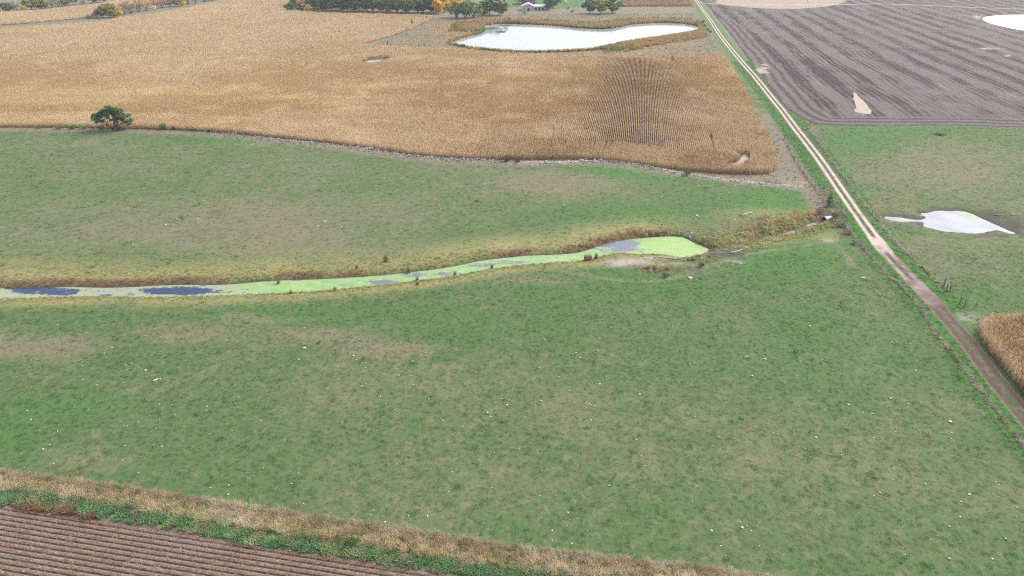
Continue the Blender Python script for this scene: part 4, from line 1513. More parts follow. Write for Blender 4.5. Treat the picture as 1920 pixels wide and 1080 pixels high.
# ------------------------------------------------------------------ stubble field (lower left)
def stubble():
    a, b = P(0, 944)[:2], P(800, 1069)[:2]
    d = (b - a) / np.linalg.norm(b - a)
    nn = np.array([d[1], -d[0]])        # away from the pasture
    if nn[1] > 0:
        nn = -nn
    RS, K, NR = .76, 8, 44
    prof = [-.07, .03, .085, .105, .115, .105, .085, .03]
    res_ = [0, .25, .9, 1, 1, 1, .9, .25]
    us = np.arange(-45, 95, .7)
    V, Fc = [], []
    vs_ = np.arange(0, NR * K)
    org = a - d * 0
    U, W_ = np.meshgrid(us, vs_, indexing='ij')
    wv = W_ * RS / K
    X = org[0] + d[0] * U + nn[0] * (wv + .1)
    Y = org[1] + d[1] * U + nn[1] * (wv + .1)
    jitter = .04 * (fbm(X.ravel(), Y.ravel(), 1.5, 501) - .5).reshape(X.shape)
    X += nn[0] * jitter * 2
    Y += nn[1] * jitter * 2
    Zz = np.take(prof, W_ % K) * (.7 + .6 * fbm(X.ravel(), Y.ravel(), 1.1, 502).reshape(X.shape)) - .12
    V = np.stack([X, Y, Zz], 2).reshape(-1, 3)
    m, k = X.shape
    i, j = np.meshgrid(np.arange(m - 1), np.arange(k - 1), indexing='ij')
    q = (i * k + j).ravel()
    Fc = np.stack([q, q + 1, q + k + 1, q + k], 1)
    c = V[Fc].mean(1)
    ok = (dist(c[:, 0], c[:, 1], STRIP_BOT) > 0.0) & inside(c[:, 0], c[:, 1], STUBBLE)
    Fc = Fc[ok][:, ::-1]
    o = mesh_obj('stubble_field', V, Fc, M['stubrow'], smooth=True)
    rr0 = np.take(res_, W_ % K).reshape(-1)
    at = o.data.attributes.new('residue', 'FLOAT', 'POINT')
    at.data.foreach_set('value', rr0.astype(np.float32))
    if o.data.polygons[0].normal.z < 0:
        o.data.flip_normals()
    tag(o, 'brown field of parallel stubble rows in the lower corner', 'stubble field', kind='structure')
    # straw on the ridges
    straw = []
    for s in range(4):
        r = random.Random(520 + s)
        mb = MB()
        for _ in range(26):
            x, y, an = r.uniform(-.16, .16), r.uniform(-.16, .16), r.uniform(0, 6.28)
            L, h0, h1 = r.uniform(.06, .18), r.uniform(0, .05), r.uniform(.02, .2)
            cx, sx = math.cos(an), math.sin(an)
            mb.poly([(x - sx * .012, y + cx * .012, h0), (x + sx * .012, y - cx * .012, h0), (x + cx * L + sx * .01, y + sx * L - cx * .01, h1), (x + cx * L - sx * .01, y + sx * L + cx * .01, h1)])
        straw.append(mb.build('straw', M['blade'], link=False))
    r = np.random.default_rng(530)
    pts = []
    for k in range(NR):
        u = np.arange(-45, 95, .26) + r.uniform(0, .3)
        w0 = k * RS + RS * .5 + .1
        pts.append(org + d * u[:, None] + nn * (w0 + r.normal(0, .09, len(u)))[:, None])
    q = np.vstack(pts)
    q = q[inside(q[:, 0], q[:, 1], STUBBLE) & in_view(q, 120, 80)]
    n1 = fbm(q[:, 0], q[:, 1], 7, 531)
    c = np.where((n1 > .63)[:, None], np.array([.46, .375, .32]), np.array([.43, .32, .245]))
    scatter('straw', straw, q, np.full(len(q), -.03), r.uniform(0, 6.28, len(q)), r.uniform(.7, 1.25, len(q)), jig(c, .3, 532), 'pale cut straw lying along the stubble rows', 'straw')


stubble()


# ------------------------------------------------------------------ trees and shrubs
def add_leafv(o, val):
    a = o.data.attributes.new('leafv', 'FLOAT_COLOR', 'POINT')
    a.data.foreach_set('color', np.column_stack([val, np.ones((len(val), 4 - val.shape[1]))]).astype(np.float32).ravel())


def leaves_mesh(name, centers, radii, per, size, seed, flat=.75):
    r = np.random.default_rng(seed)
    vs_, fs, val = [], [], []
    b = 0
    for (cx, cy_, cz), R in zip(centers, radii):
        n = max(6, int(per * R * R))
        d = r.normal(0, 1, (n, 3))
        d /= np.linalg.norm(d, axis=1)[:, None]
        p = d * (R * r.random(n) ** .45)[:, None] * np.array([1, 1, flat]) + np.array([cx, cy_, cz])
        s = size * r.uniform(.6, 1.3, n)
        t1 = r.normal(0, 1, (n, 3))
        t1 /= np.linalg.norm(t1, axis=1)[:, None]
        t2 = np.cross(t1, r.normal(0, 1, (n, 3)))
        t2 /= np.linalg.norm(t2, axis=1)[:, None] + 1e-9
        q = np.stack([p - t1 * s[:, None], p + t2 * (s * .55)[:, None], p + t1 * s[:, None], p - t2 * (s * .55)[:, None]], 1)
        vs_.append(q.reshape(-1, 3))
        k = np.arange(n) * 4 + b
        fs.append(np.stack([k, k + 1, k + 2, k + 3], 1))
        v = np.clip(r.random() * .6 + r.random(n) * .5, 0, 1)
        u = np.full(n, r.random() ** 2)
        val.append(np.repeat(np.column_stack([v, u]), 4, 0))
        b += n * 4
    V, Fc = np.vstack(vs_), np.vstack(fs)
    me = bpy.data.meshes.new(name)
    me.vertices.add(len(V))
    me.vertices.foreach_set('co', V.astype(np.float32).ravel())
    me.loops.add(len(Fc) * 4)
    me.loops.foreach_set('vertex_index', Fc.astype(np.int32).ravel())
    me.polygons.add(len(Fc))
    me.polygons.foreach_set('loop_start', np.arange(0, len(Fc) * 4, 4))
    me.update(calc_edges=True)
    o = bpy.data.objects.new(name, me)
    add_leafv(o, np.vstack(val))
    me.materials.append(M['leaf'])
    return me


def limbs_mesh(centers, base_r, fork_z, seed, stems=1, spread=.3, name='trunk', limb=.28):
    r = random.Random(seed)
    mb = MB()
    tops = []
    for s in range(stems):
        a = 6.283 * s / stems + r.uniform(-.4, .4)
        k = spread if stems > 1 else 0
        bx, by = math.cos(a) * k * .4, math.sin(a) * k * .4
        tx, ty = math.cos(a) * k * 2 + r.uniform(-.2, .2), math.sin(a) * k * 2 + r.uniform(-.2, .2)
        mb.tube([(bx, by, -.15), (bx * 1.3, by * 1.3, fork_z * .3), ((bx + tx) / 2, (by + ty) / 2, fork_z * .65), (tx, ty, fork_z)], [base_r * 1.25, base_r, base_r * .85, base_r * .7], 7)
        tops.append(Vector((tx, ty, fork_z)))
    for c in centers:
        c = Vector(c)
        t = min(tops, key=lambda q: (q - c).length)
        m = t.lerp(c, .5) + Vector((r.uniform(-.3, .3), r.uniform(-.3, .3), r.uniform(.0, .5)))
        mb.tube([t - Vector((0, 0, .25)), m, c], [base_r * limb * 1.6, base_r * limb, base_r * limb * .35], 4, cap=False)
    o = mb.build(name, M['bark'], smooth=True, link=False)
    return o.data


def round_tree(seed, hgt=10.0, wid=7.0, low=.22, n=60, per=34, size=.46, stems=1):
    r = random.Random(seed)
    cs, rs = [], []
    cz = hgt * (low + 1) / 2
    rz = hgt * (1 - low) / 2 * .86
    while len(cs) < n:
        x, y, z = r.uniform(-1, 1), r.uniform(-1, 1), r.uniform(-1, 1)
        d = math.sqrt(x * x + y * y + z * z)
        if d > 1 or d < .35 or (d < .6 and r.random() < .6):
            continue
        squash = 1.0 if z < .2 else 1 - .25 * z
        cs.append((x * wid / 2 * .88 * squash + r.gauss(0, .15), y * wid / 2 * .88 * squash, cz + z * rz))
        rs.append(r.uniform(.55, 1.25) * hgt / 10)
    big = sorted(cs, key=lambda c: c[2])[::max(1, n // 14)]
    return limbs_mesh(big, hgt * .022, hgt * max(low, .2) * 1.2, seed, stems, .5), leaves_mesh('crown', cs, rs, per * (10 / hgt) ** 2, size, seed)


def cedar(seed, hgt=6.0, wid=3.2):
    r = random.Random(seed)
    cs, rs = [], []
    for k in range(34):
        t = (k + .5) / 34
        z = hgt * (.10 + .88 * t)
        R = wid / 2 * (1 - t) ** .75 * r.uniform(.6, 1.0)
        a = k * 2.4 + r.uniform(-.4, .4)
        cs.append((math.cos(a) * R * .8, math.sin(a) * R * .8, z))
        rs.append(.28 + .42 * (1 - t))
    return limbs_mesh(cs[::5], .11, hgt * .3, seed), leaves_mesh('crown', cs, rs, 70, .2, seed, 1.2)


def twig_bush(seed, hgt=3.0, wid=3.5):
    """A leafless thicket: many thin stems fanning from the ground."""
    r = random.Random(seed)
    mb = MB()
    for _ in range(90):
        a, k = r.uniform(0, 6.28), math.sqrt(r.random())
        bx, by = math.cos(a) * k * wid * .25, math.sin(a) * k * wid * .25
        tx, ty, tz = math.cos(a) * k * wid * .5 + r.gauss(0, .15), math.sin(a) * k * wid * .5 + r.gauss(0, .15), hgt * (1 - .45 * k) * r.uniform(.7, 1.05)
        m = Vector(((bx + tx) / 2 + r.gauss(0, .1), (by + ty) / 2 + r.gauss(0, .1), tz * .55))
        mb.tube([(bx, by, -.1), m, (tx, ty, tz)], [.035, .025, .008], 3, cap=False)
        for _k in range(3):
            e = m.lerp(Vector((tx, ty, tz)), r.random()) 
            mb.tube([e, e + Vector((r.gauss(0, .3), r.gauss(0, .3), r.uniform(.1, .6)))], [.014, .004], 3, cap=False)
    return mb.build('stems', M['bark'], link=False).data


def bush(seed, hgt=2.0, wid=3.0, n=14, per=90, size=.14):
    r = random.Random(seed)
    cs, rs = [], []
    for _ in range(n):
        a, k = r.uniform(0, 6.28), math.sqrt(r.random())
        cs.append((math.cos(a) * k * wid * .36, math.sin(a) * k * wid * .36, hgt * (.3 + .45 * r.random() * (1 - .5 * k))))
        rs.append(hgt * r.uniform(.18, .34))
    return limbs_mesh(cs, .04, .25, seed, 3, .15, 'stems', .5), leaves_mesh('foliage', cs, rs, per, size, seed)


TREES = {'round': [round_tree(600 + k, 10, 8.5 + (k % 3) * .9, .05 + .04 * (k % 3)) for k in range(5)],
         'tall': [round_tree(620 + k, 11, 6.0, .06, 54) for k in range(3)],
         'thin': [round_tree(630 + k, 9, 7.2, .05, 52, 15, .34, 3) for k in range(3)],
         'stemmy': [round_tree(640 + k, 10, 8.6, .10, 64, 32, .44, 4) for k in range(3)],
         'cedar': [cedar(650 + k) for k in range(3)],
         'bush': [bush(660 + k) for k in range(4)],
         'thicket': [twig_bush(670 + k) for k in range(3)]}
COLS = dict(dkgreen=(.040, .078, .042), green=(.062, .115, .045), bluegreen=(.045, .082, .058), ltgreen=(.10, .155, .05), yellowgreen=(.17, .19, .045), yellow=(.46, .32, .04),
            gold=(.42, .27, .05), orange=(.34, .20, .085), brown=(.20, .145, .095), greybrown=(.155, .125, .11), cedar=(.032, .072, .04), mauve=(.15, .115, .12), shrub=(.055, .115, .045))


def plant(name, kind, px, py, hgt, colr, lab, cat, group=None, wid=1.0, seed=0, z=None):
    """A tree or shrub whose foot stands at the ground seen at that pixel."""
    r = random.Random(int(px * 13 + py * 7 + seed))
    p = P(px, py)
    zz = float(height(p[:1], p[1:2])[0]) if z is None else z
    root = empty(name, (p[0], p[1], zz), r.uniform(0, 6.28))
    tr = TREES[kind][r.randrange(len(TREES[kind]))]
    nom = dict(round=10, tall=11, thin=9, stemmy=10, cedar=6, bush=2, thicket=3)[kind]
    s = hgt / nom * (1.12 if kind in ('round', 'tall', 'thin', 'stemmy') else 1)
    c = np.array(COLS[colr]) * r.uniform(.9, 1.15) * 1.75
    if kind in ('round', 'tall', 'thin', 'stemmy'):
        wid *= 1.45
    if kind == 'thicket':
        t = link_obj('stems', tr, root, sc=(s * wid, s * wid, s))
    else:
        nm = 'stems' if kind == 'bush' else 'trunk'
        link_obj(nm, tr[0], root, sc=(s * wid, s * wid, s))
        t = link_obj('foliage' if kind == 'bush' else 'crown', tr[1], root, sc=(s * wid, s * wid, s))
    t.color = (*c, 1)
    return tag(root, lab, cat, group)


# the lone spreading tree on the corn's edge
def lone_tree():
    p = P(212, 243)
    cs, rs = [], []
    r = random.Random(701)
    lobes = [(-5.2, 0, 5.4, 1.9), (-3.4, .6, 6.6, 1.8), (-4.6, -.6, 4.2, 1.2), (-1.6, 0, 6.9, 1.7), (.4, .5, 7.2, 1.9), (2.2, -.4, 7.3, 1.9), (3.6, .6, 6.2, 1.9), (2.4, -.8, 5.2, 1.7), (4.8, 0, 4.6, 1.7), (6.3, .3, 3.4, 1.5), (5.4, -.6, 3.0, 1.2), (-6.3, .2, 4.8, 1.1), (1.0, 1.6, 5.8, 1.8), (-2.6, 1.8, 5.6, 1.5), (3.4, 2.0, 4.8, 1.6), (0, -1.6, 6.0, 1.4), (7.2, 0, 2.6, .9), (-2.8, -.6, 3.4, 1.0), (-3.8, .8, 5.0, 1.5), (-1.2, -.6, 5.4, 1.3), (1.6, -.6, 4.2, 1.3), (3.2, -1.0, 3.6, 1.3), (-5.4, .4, 3.4, 1.1), (1.0, .4, 8.0, 1.3), (2.6, .4, 8.2, 1.0)]
    for x, y, z, R in lobes:
        for _ in range(4):
            cs.append((x + r.gauss(0, R * .42), y + r.gauss(0, R * .5), z + r.gauss(0, R * .28)))
            rs.append(R * r.uniform(.42, .68))
    root = empty('spreading_tree', (p[0], p[1], float(height(p[:1], p[1:2])[0])))
    link_obj('trunk', limbs_mesh([l[:3] for l in lobes], .2, 1.3, 702, 6, .55, limb=.42), root)
    c = link_obj('crown', leaves_mesh('crown', cs, rs, 190, .23, 703), root)
    c.color = (.115, .225, .105, 1)
    tag(root, 'lone spreading green tree with bare low stems on the corn edge', 'tree')
    # dry stems in its shade
    return root


lone_tree()
g = 'shrubs along the corn edge'
for px, py, h_, wd, c, lab in ((135, 242, 2.4, 1.2, 'ltgreen', 'bright green shrub just left of the lone spreading tree'), (158, 242, 1.9, 1.2, 'ltgreen', 'low bright shrub touching the lone tree on its left'),
                               (110, 242, 1.6, 1.3, 'shrub', 'low shrub at the far end of the green clump left of the lone tree'), (72, 241, 1.4, 1.4, 'shrub', 'small flat shrub alone on the corn edge near the frame'),
                               (307, 243, 3.0, .8, 'shrub', 'upright dark green shrub right of the lone tree'), (326, 243, 2.0, .8, 'shrub', 'small dark shrub beside the upright one on the corn edge'),
                               (363, 245, 1.5, 1.6, 'shrub', 'low wide green shrub third right of the lone tree'), (393, 247, 1.1, 1.4, 'shrub', 'lowest of the green shrubs right of the lone tree'),
                               (1288, 329, 2.6, .75, 'shrub', 'round green shrub growing through the stone row')):
    plant('shrub', 'bush', px, py, h_, c, lab, 'shrub', g, wd)
plant('thicket', 'thicket', 950, 302, 2.6, 'brown', 'dark leafless thicket interrupting the stone row', 'thicket', wid=1.2)
plant('thicket', 'thicket', 970, 303, 2.2, 'brown', 'lower bare thicket at the end of the dark one in the stone row', 'thicket', wid=1.2)
plant('thicket', 'thicket', 190, 243, 2.4, 'brown', 'bare grey thicket under the left limbs of the lone tree', 'thicket', wid=1.0)
plant('thicket', 'thicket', 222, 244, 2.0, 'brown', 'bare thicket under the right limbs of the lone tree', 'thicket', wid=1.1)
plant('cedar_tree', 'cedar', 1553, 390, 4.2, 'cedar', 'small dark cedar above the culvert beside the track', 'tree', wid=1.05)
plant('shrub', 'bush', 1247, 520, 1.3, 'dkgreen', 'small dark shrub below the red grass by the pool', 'shrub')
plant('shrub', 'bush', 1314, 500, 1.4, 'dkgreen', 'dark shrub beside the sandy bank at the pool end', 'shrub')
plant('shrub', 'bush', 893, 378, .8, 'green', 'tiny dark green bush alone in the upper pasture', 'shrub', wid=1.2)
for px, py, h_, wd, lab in ((1575, 425, 1.5, 1.6, 'dark brushy shrub just below the culvert on the fence'), (1590, 440, 1.4, 1.6, 'dark shrub on the fence second below the culvert'), (1604, 458, 1.2, 1.5, 'last dark shrub on the fence below the culvert'),
                            (1540, 398, 1.6, 1.5, 'grey brush shrub over the culvert mouth'), (1568, 408, 1.4, 1.4, 'dark shrub between the culvert and the track verge')):
    plant('shrub', 'bush', px, py, h_, 'greybrown', lab, 'shrub', 'brush around the culvert', wd)
for px, py, h_, lab in ((773, 48, 5.0, 'larger small cedar where the corn meets the pond meadow'), (800, 38, 3.6, 'smaller cedar behind the other on the corn and meadow border'), (727, 86, 3.4, 'dark cedar bush at the near corner of the pond meadow'),
                        (796, 87, 2.6, 'dark round bush in the meadow just behind the corn'), (785, 87, 1.8, 'small dark bush beside the round one behind the corn'), (770, 85, 1.6, 'reddish dark bush left of the round one behind the corn')):
    plant('cedar_tree', 'cedar', px, py, h_, 'cedar', lab, 'tree', 'small evergreens in the pond meadow', 1.1)
# the far wood above the corn
wood = [(544, 21, 7, 'round', 'dkgreen', 'dark green tree at the left end of the far wood'), (556, 16, 10, 'round', 'green', 'green tree second from the left end of the far wood'),
        (566, 17, 9, 'thin', 'orange', 'reddish brown tree near the left end of the far wood'), (565, 21, 5, 'round', 'dkgreen', 'low dark tree left of the small yellow one'), (578, 21.5, 5.5, 'round', 'yellow', 'small round yellow tree at the front of the far wood'),
        (574, 12, 11, 'thin', 'mauve', 'bare mauve tree behind the small yellow one'), (590, 16, 12, 'round', 'bluegreen', 'first tall blue green tree right of the small yellow one'), (640, 20, 8.5, 'tall', 'yellow', 'slender yellow tree in the left half of the far wood'),
        (648, 17, 13, 'thin', 'mauve', 'tall bare mauve tree in the wood'), (659, 22, 4.5, 'tall', 'yellow', 'tiny yellow sapling at the wood edge'), (683, 19, 12, 'tall', 'orange', 'orange tree in the middle of the far wood'), (718, 21, 11, 'tall', 'yellowgreen', 'yellow green tree right of the middle of the far wood'),
        (727, 24, 5.5, 'tall', 'yellowgreen', 'short yellow green tree at the wood edge'), (622, 15, 14, 'round', 'green', 'broad green tree in the left half of the far wood'),
        (822, 26, 14, 'tall', 'yellow', 'bright yellow tree near the right end of the far wood'), (834, 22, 13, 'tall', 'gold', 'golden tree beside the bright yellow one'), (858, 14, 10, 'round', 'yellow', 'second bright yellow tree behind the rounded green trees'), (845, 13, 11, 'round', 'gold', 'golden crown between the two yellow trees'),
        (856, 33, 12.5, 'stemmy', 'ltgreen', 'first rounded green tree with pale stems at the meadow'), (873, 35, 13, 'stemmy', 'green', 'middle rounded green tree with pale stems at the meadow'), (888, 33, 12.5, 'stemmy', 'ltgreen', 'last rounded green tree with pale stems at the meadow'),
        (918, 28, 13, 'round', 'green', 'large green tree left of the barn on the pond shore'), (936, 29, 13.5, 'round', 'green', 'broad green tree nearest the barn on the pond shore'), (908, 30, 6, 'round', 'yellowgreen', 'small yellowish tree at the foot of the large green ones'),
        (1028, 19, 12, 'tall', 'dkgreen', 'dark tree standing before the end of the barn'), (1036, 15, 12, 'round', 'bluegreen', 'dark tree behind the barn end'), (1106, 25, 11.5, 'round', 'dkgreen', 'dark green tree of the trio on the far pond shore'),
        (1126, 26, 12.5, 'round', 'yellowgreen', 'yellow green tree in the middle of the trio on the pond shore'), (1148, 25, 13, 'round', 'green', 'green tree at the right of the trio on the pond shore'), (971, 8, 11, 'thin', 'mauve', 'bare tree behind the barn'), (982, 7, 11, 'round', 'bluegreen', 'dark tree behind the barn gable'), (880, 4, 8, 'round', 'gold', 'small golden tree beyond the far wood')]
for px, py, h_, kd, c, lab in wood:
    plant('tree', kd, px, py, h_, c, lab, 'tree', 'trees of the far wood and farmstead', 1.0 if kd != 'tall' else .95)
rr = random.Random(77)
for k in range(20):
    px = 596 + k * 11.6 + rr.uniform(-3, 3)
    plant('tree', rr.choice(('round', 'round', 'tall')), px, 19.5 + (px - 590) / 42 + rr.uniform(-1.5, .5), rr.uniform(9.5, 13.5), rr.choice(('dkgreen', 'bluegreen', 'bluegreen', 'green')),
          'dense blue green tree in the front rank of the far wood', 'tree', 'blue green trees in the front rank of the wood')
for k in range(18):
    px = 560 + k * 15.5 + rr.uniform(-4, 4)
    plant('tree', rr.choice(('round', 'tall', 'thin')), px, 11 + (px - 560) / 60 + rr.uniform(-2, 1), rr.uniform(12, 16), rr.choice(('dkgreen', 'bluegreen', 'green', 'mauve')),
          'tall dark tree rising at the back of the far wood', 'tree', 'tall trees at the back of the wood')
for k in range(26):
    px = 588 + k * 9.2 + rr.uniform(-2, 2)
    plant('thicket', 'thicket', px, 22.4 + (px - 590) / 48, rr.uniform(2.4, 3.6), 'mauve', 'bare mauve brush along the foot of the far wood', 'thicket', 'brush along the foot of the wood', 1.4)
hedge = [(-4, 25, 6, 'round', 'gold', 'golden bush cut by the frame edge in the upper hedge'), (14, 23, 8, 'round', 'bluegreen', 'dark blue green tree in the upper hedge by the frame edge'), (30, 22, 9, 'thin', 'greybrown', 'grey brown bare tree in the upper hedge'),
         (44, 20, 4, 'round', 'gold', 'low golden bush in the upper hedge'), (60, 18, 11, 'round', 'yellowgreen', 'large yellow green tree in the upper hedge'), (76, 17, 9, 'round', 'ltgreen', 'green tree beside the large yellow green one'), (84, 16, 6, 'round', 'dkgreen', 'dark low tree in the upper hedge'),
         (98, 14, 8, 'thin', 'mauve', 'bare mauve tree in the upper hedge'), (110, 12, 8, 'thin', 'greybrown', 'second bare tree in the upper hedge'), (122, 11, 8, 'round', 'ltgreen', 'bright green tree in the upper hedge'), (138, 9, 9, 'round', 'green', 'green tree right of the bright one in the upper hedge'),
         (156, 8, 5, 'thin', 'greybrown', 'low grey brown tree in the upper hedge'), (176, 6, 9, 'round', 'dkgreen', 'dark green tree toward the end of the upper hedge'), (194, 4, 9, 'round', 'bluegreen', 'last dark tree of the upper hedge'), (212, 2, 9, 'thin', 'greybrown', 'bare tree beyond the upper hedge'),
         (181, 34, 6, 'thin', 'greybrown', 'grey brown tree at the left end of the lower hedge'), (193, 33, 9, 'round', 'brown', 'brown and yellow tree in the lower hedge'), (206, 33, 11, 'round', 'yellowgreen', 'large yellow green tree of the lower hedge'), (221, 33, 7, 'round', 'gold', 'golden tree right of the large yellow green one in the lower hedge'),
         (214, 34, 4.5, 'thin', 'mauve', 'bare bush at the foot of the large yellow green tree'), (233, 28, 10, 'thin', 'brown', 'first tan bare tree of the lower hedge'), (246, 25, 11, 'thin', 'brown', 'second tan bare tree of the lower hedge'), (260, 22, 10, 'thin', 'greybrown', 'grey bare tree left of the white blind'),
         (275, 20, 11, 'thin', 'orange', 'orange brown tree just left of the white blind'), (291, 16, 11, 'thin', 'orange', 'orange brown tree behind the white blind'), (304, 15, 10, 'thin', 'brown', 'brown tree just right of the white blind'), (318, 13, 9, 'round', 'brown', 'tan tree right of the white blind'), (332, 12, 9, 'round', 'yellowgreen', 'yellow green tree at the right of the lower hedge'),
         (341, 11, 6, 'round', 'gold', 'small golden tree at the right of the lower hedge'), (352, 9, 9, 'thin', 'mauve', 'bare mauve tree at the right of the lower hedge'), (367, 6, 9, 'thin', 'greybrown', 'grey tree near the top of the lower hedge'), (384, 3, 9, 'thin', 'brown', 'brown tree at the top of the lower hedge'), (398, 1, 9, 'round', 'dkgreen', 'dark green tree ending the lower hedge')]
for px, py, h_, kd, c, lab in hedge:
    plant('tree', kd, px, py, h_, c, lab, 'tree', 'trees of the two far hedges')
plant('thicket', 'thicket', 168, 35, 4, 'mauve', 'bare grey thicket at the tip of the lower hedge', 'thicket', wid=1.8)
for px, py, h_, lab in ((1320, 50, 3.5, 'dark bush between the pond end and the track'), (1326, 57, 3.0, 'dark bush second along the track by the pond'), (1331, 62, 2.4, 'dark bush third along the track by the pond'), (1318, 43, 3.5, 'tallest dark bush where the cattails meet the track'),
                        (984, 27, 2.6, 'tiny dark bush in the meadow below the barn'), (1073, 24, 3.0, 'small dark bush in the meadow right of the barn'), (1065, 17, 2.4, 'dark bush at the lawn edge')):
    plant('shrub', 'bush', px, py, h_, 'dkgreen', lab, 'shrub', 'bushes around the far pond')
plant('weed_clump', 'bush', 664, 1018, 2.0, 'ltgreen', 'tall bright green weed clump in the dry grass margin', 'plant', wid=.7)
plant('shrub', 'bush', 142, 893, 1.1, 'yellowgreen', 'small olive bush on the upper edge of the dry grass', 'shrub', wid=.9)

# ------------------------------------------------------------------ reed tufts in the creek
reed = [tuft(60, 1.3, .35, .05, .25, 720 + k, None).data for k in range(3)]
n_ = NT('reed_straw', .85, .12)
M['reed'] = n_.done(n_.scale(n_.objinfo('Color'), n_.math('ADD', .7, n_.math('MULTIPLY', n_.noise(5.0, 2), .6))))
for me in reed:
    me.materials.clear()
    me.materials.append(M['reed'])
for k, (px, py, s, lab) in enumerate([(724, 495, 1.5, 'tan reed tuft on the far creek bank below the rust grass'), (765, 510, 1.3, 'slim reed tuft standing in the creek'), (670, 507, 1.0, 'small pale reed tuft at the near bank bend'), (522, 530, 1.1, 'pinkish reed tuft alone on the far bank'),
                                      (782, 524, 1.0, 'low reed tuft on the near bank right of the slim one'), (922, 501, 1.0, 'small reed tuft on the near bank at mid creek'), (1099, 491, 1.5, 'dense tan reed clump by the sandy bank'), (1106, 490, 1.3, 'second tan reed clump beside the dense one by the sand'),
                                      (1118, 487, 1.2, 'slim reed tuft nearest the sandy bank'), (853, 515, 1.0, 'small reed tuft on the near bank left of mid creek'), (783, 538, .9, 'stubby reed tuft below the creek bend'), (628, 549, .9, 'short reed tuft on the near bank in the straight reach'), (546, 553, .9, 'short grassy tuft at the near bank end of the lime water')]):
    p = P(px, py, -.8)
    z = max(float(height(p[:1], p[1:2])[0]), WL - .1)
    o = link_obj('reed_tuft', reed[k % 3], None, (p[0], p[1], z), (0, 0, k * 1.3), s)
    o.color = (.30 * (1 + .1 * math.sin(k)), .235, .13, 1)
    tag(o, lab, 'reeds', 'reed tufts along the creek')


# ------------------------------------------------------------------ stones
def rock_mesh(name, seed, mat, flat=.7, sub=1):
    import bmesh
    bm = bmesh.new()
    bmesh.ops.create_icosphere(bm, subdivisions=sub, radius=.5)
    r = random.Random(seed)
    ax = [(Vector((r.gauss(0, 1), r.gauss(0, 1), r.gauss(0, 1))).normalized(), r.uniform(.26, .44)) for _ in range(7)]
    st = (r.uniform(.8, 1.25), r.uniform(.75, 1.1), flat * r.uniform(.8, 1.15))
    for v in bm.verts:
        for a, d in ax:
            k = v.co.dot(a)
            if k > d:
                v.co -= a * (k - d) * .9
        v.co += Vector((r.gauss(0, .02), r.gauss(0, .02), r.gauss(0, .02)))
        v.co = Vector((v.co.x * st[0], v.co.y * st[1], v.co.z * st[2]))
    me = bpy.data.meshes.new(name)
    bm.to_mesh(me)
    bm.free()
    me.materials.append(mat)
    return me


rocks = [rock_mesh('fieldstone', 800 + k, M['stone']) for k in range(6)]
pebbles = [rock_mesh('pale_stone', 820 + k, M['pale'], .5) for k in range(4)]
slabs = [rock_mesh('boulder', 840 + k, M['pale'], .45, 2) for k in range(3)]


def stone_row():
    r = random.Random(850)
    q = band(STONELINE, -.8, .8, 3.4, 851)
    px, py = topx(q[:, 0], q[:, 1])
    pr = np.interp(px, [330, 480, 680, 760, 1500], [.06, .3, .6, 1, 1]) * np.where((px > 925) & (px < 985), .3, 1)
    rr_ = np.random.default_rng(852)
    q = q[(rr_.random(len(q)) < pr)]
    s = rr_.uniform(.28, .62, len(q)) * np.where(rr_.random(len(q)) < .12, 1.5, 1)
    px, py = topx(q[:, 0], q[:, 1])
    order = np.argsort(-s / np.hypot(q[:, 1], H))
    z = height(q[:, 0], q[:, 1])
    V, Fc = [], []
    for n, i in enumerate(order):
        me = rocks[r.randrange(6)]
        stack = r.random() < .3
        loc = (q[i, 0], q[i, 1], z[i] + s[i] * (.2 + (.4 if stack else 0)))
        rot = (r.uniform(-.3, .3), r.uniform(-.3, .3), r.uniform(0, 6.28))
        if n < 300:
            o = link_obj('fieldstone', me, None, loc, rot, float(s[i]))
            tag(o, 'grey white fieldstone in the stone row below the corn', 'stone', 'fieldstones of the stone row')
        else:
            mt = Matrix.Translation(loc) @ __import__('mathutils').Euler(rot).to_matrix().to_4x4() @ Matrix.Scale(float(s[i]), 4)
            b = len(V)
            V += [tuple(mt @ v.co) for v in me.vertices]
            Fc += [tuple(b + k for k in p.vertices) for p in me.polygons]
    if V:
        o = mesh_obj('fieldstones', V, Fc, M['stone'])
        tag(o, 'smaller fieldstones filling the stone row below the corn', 'stones', kind='stuff')


stone_row()


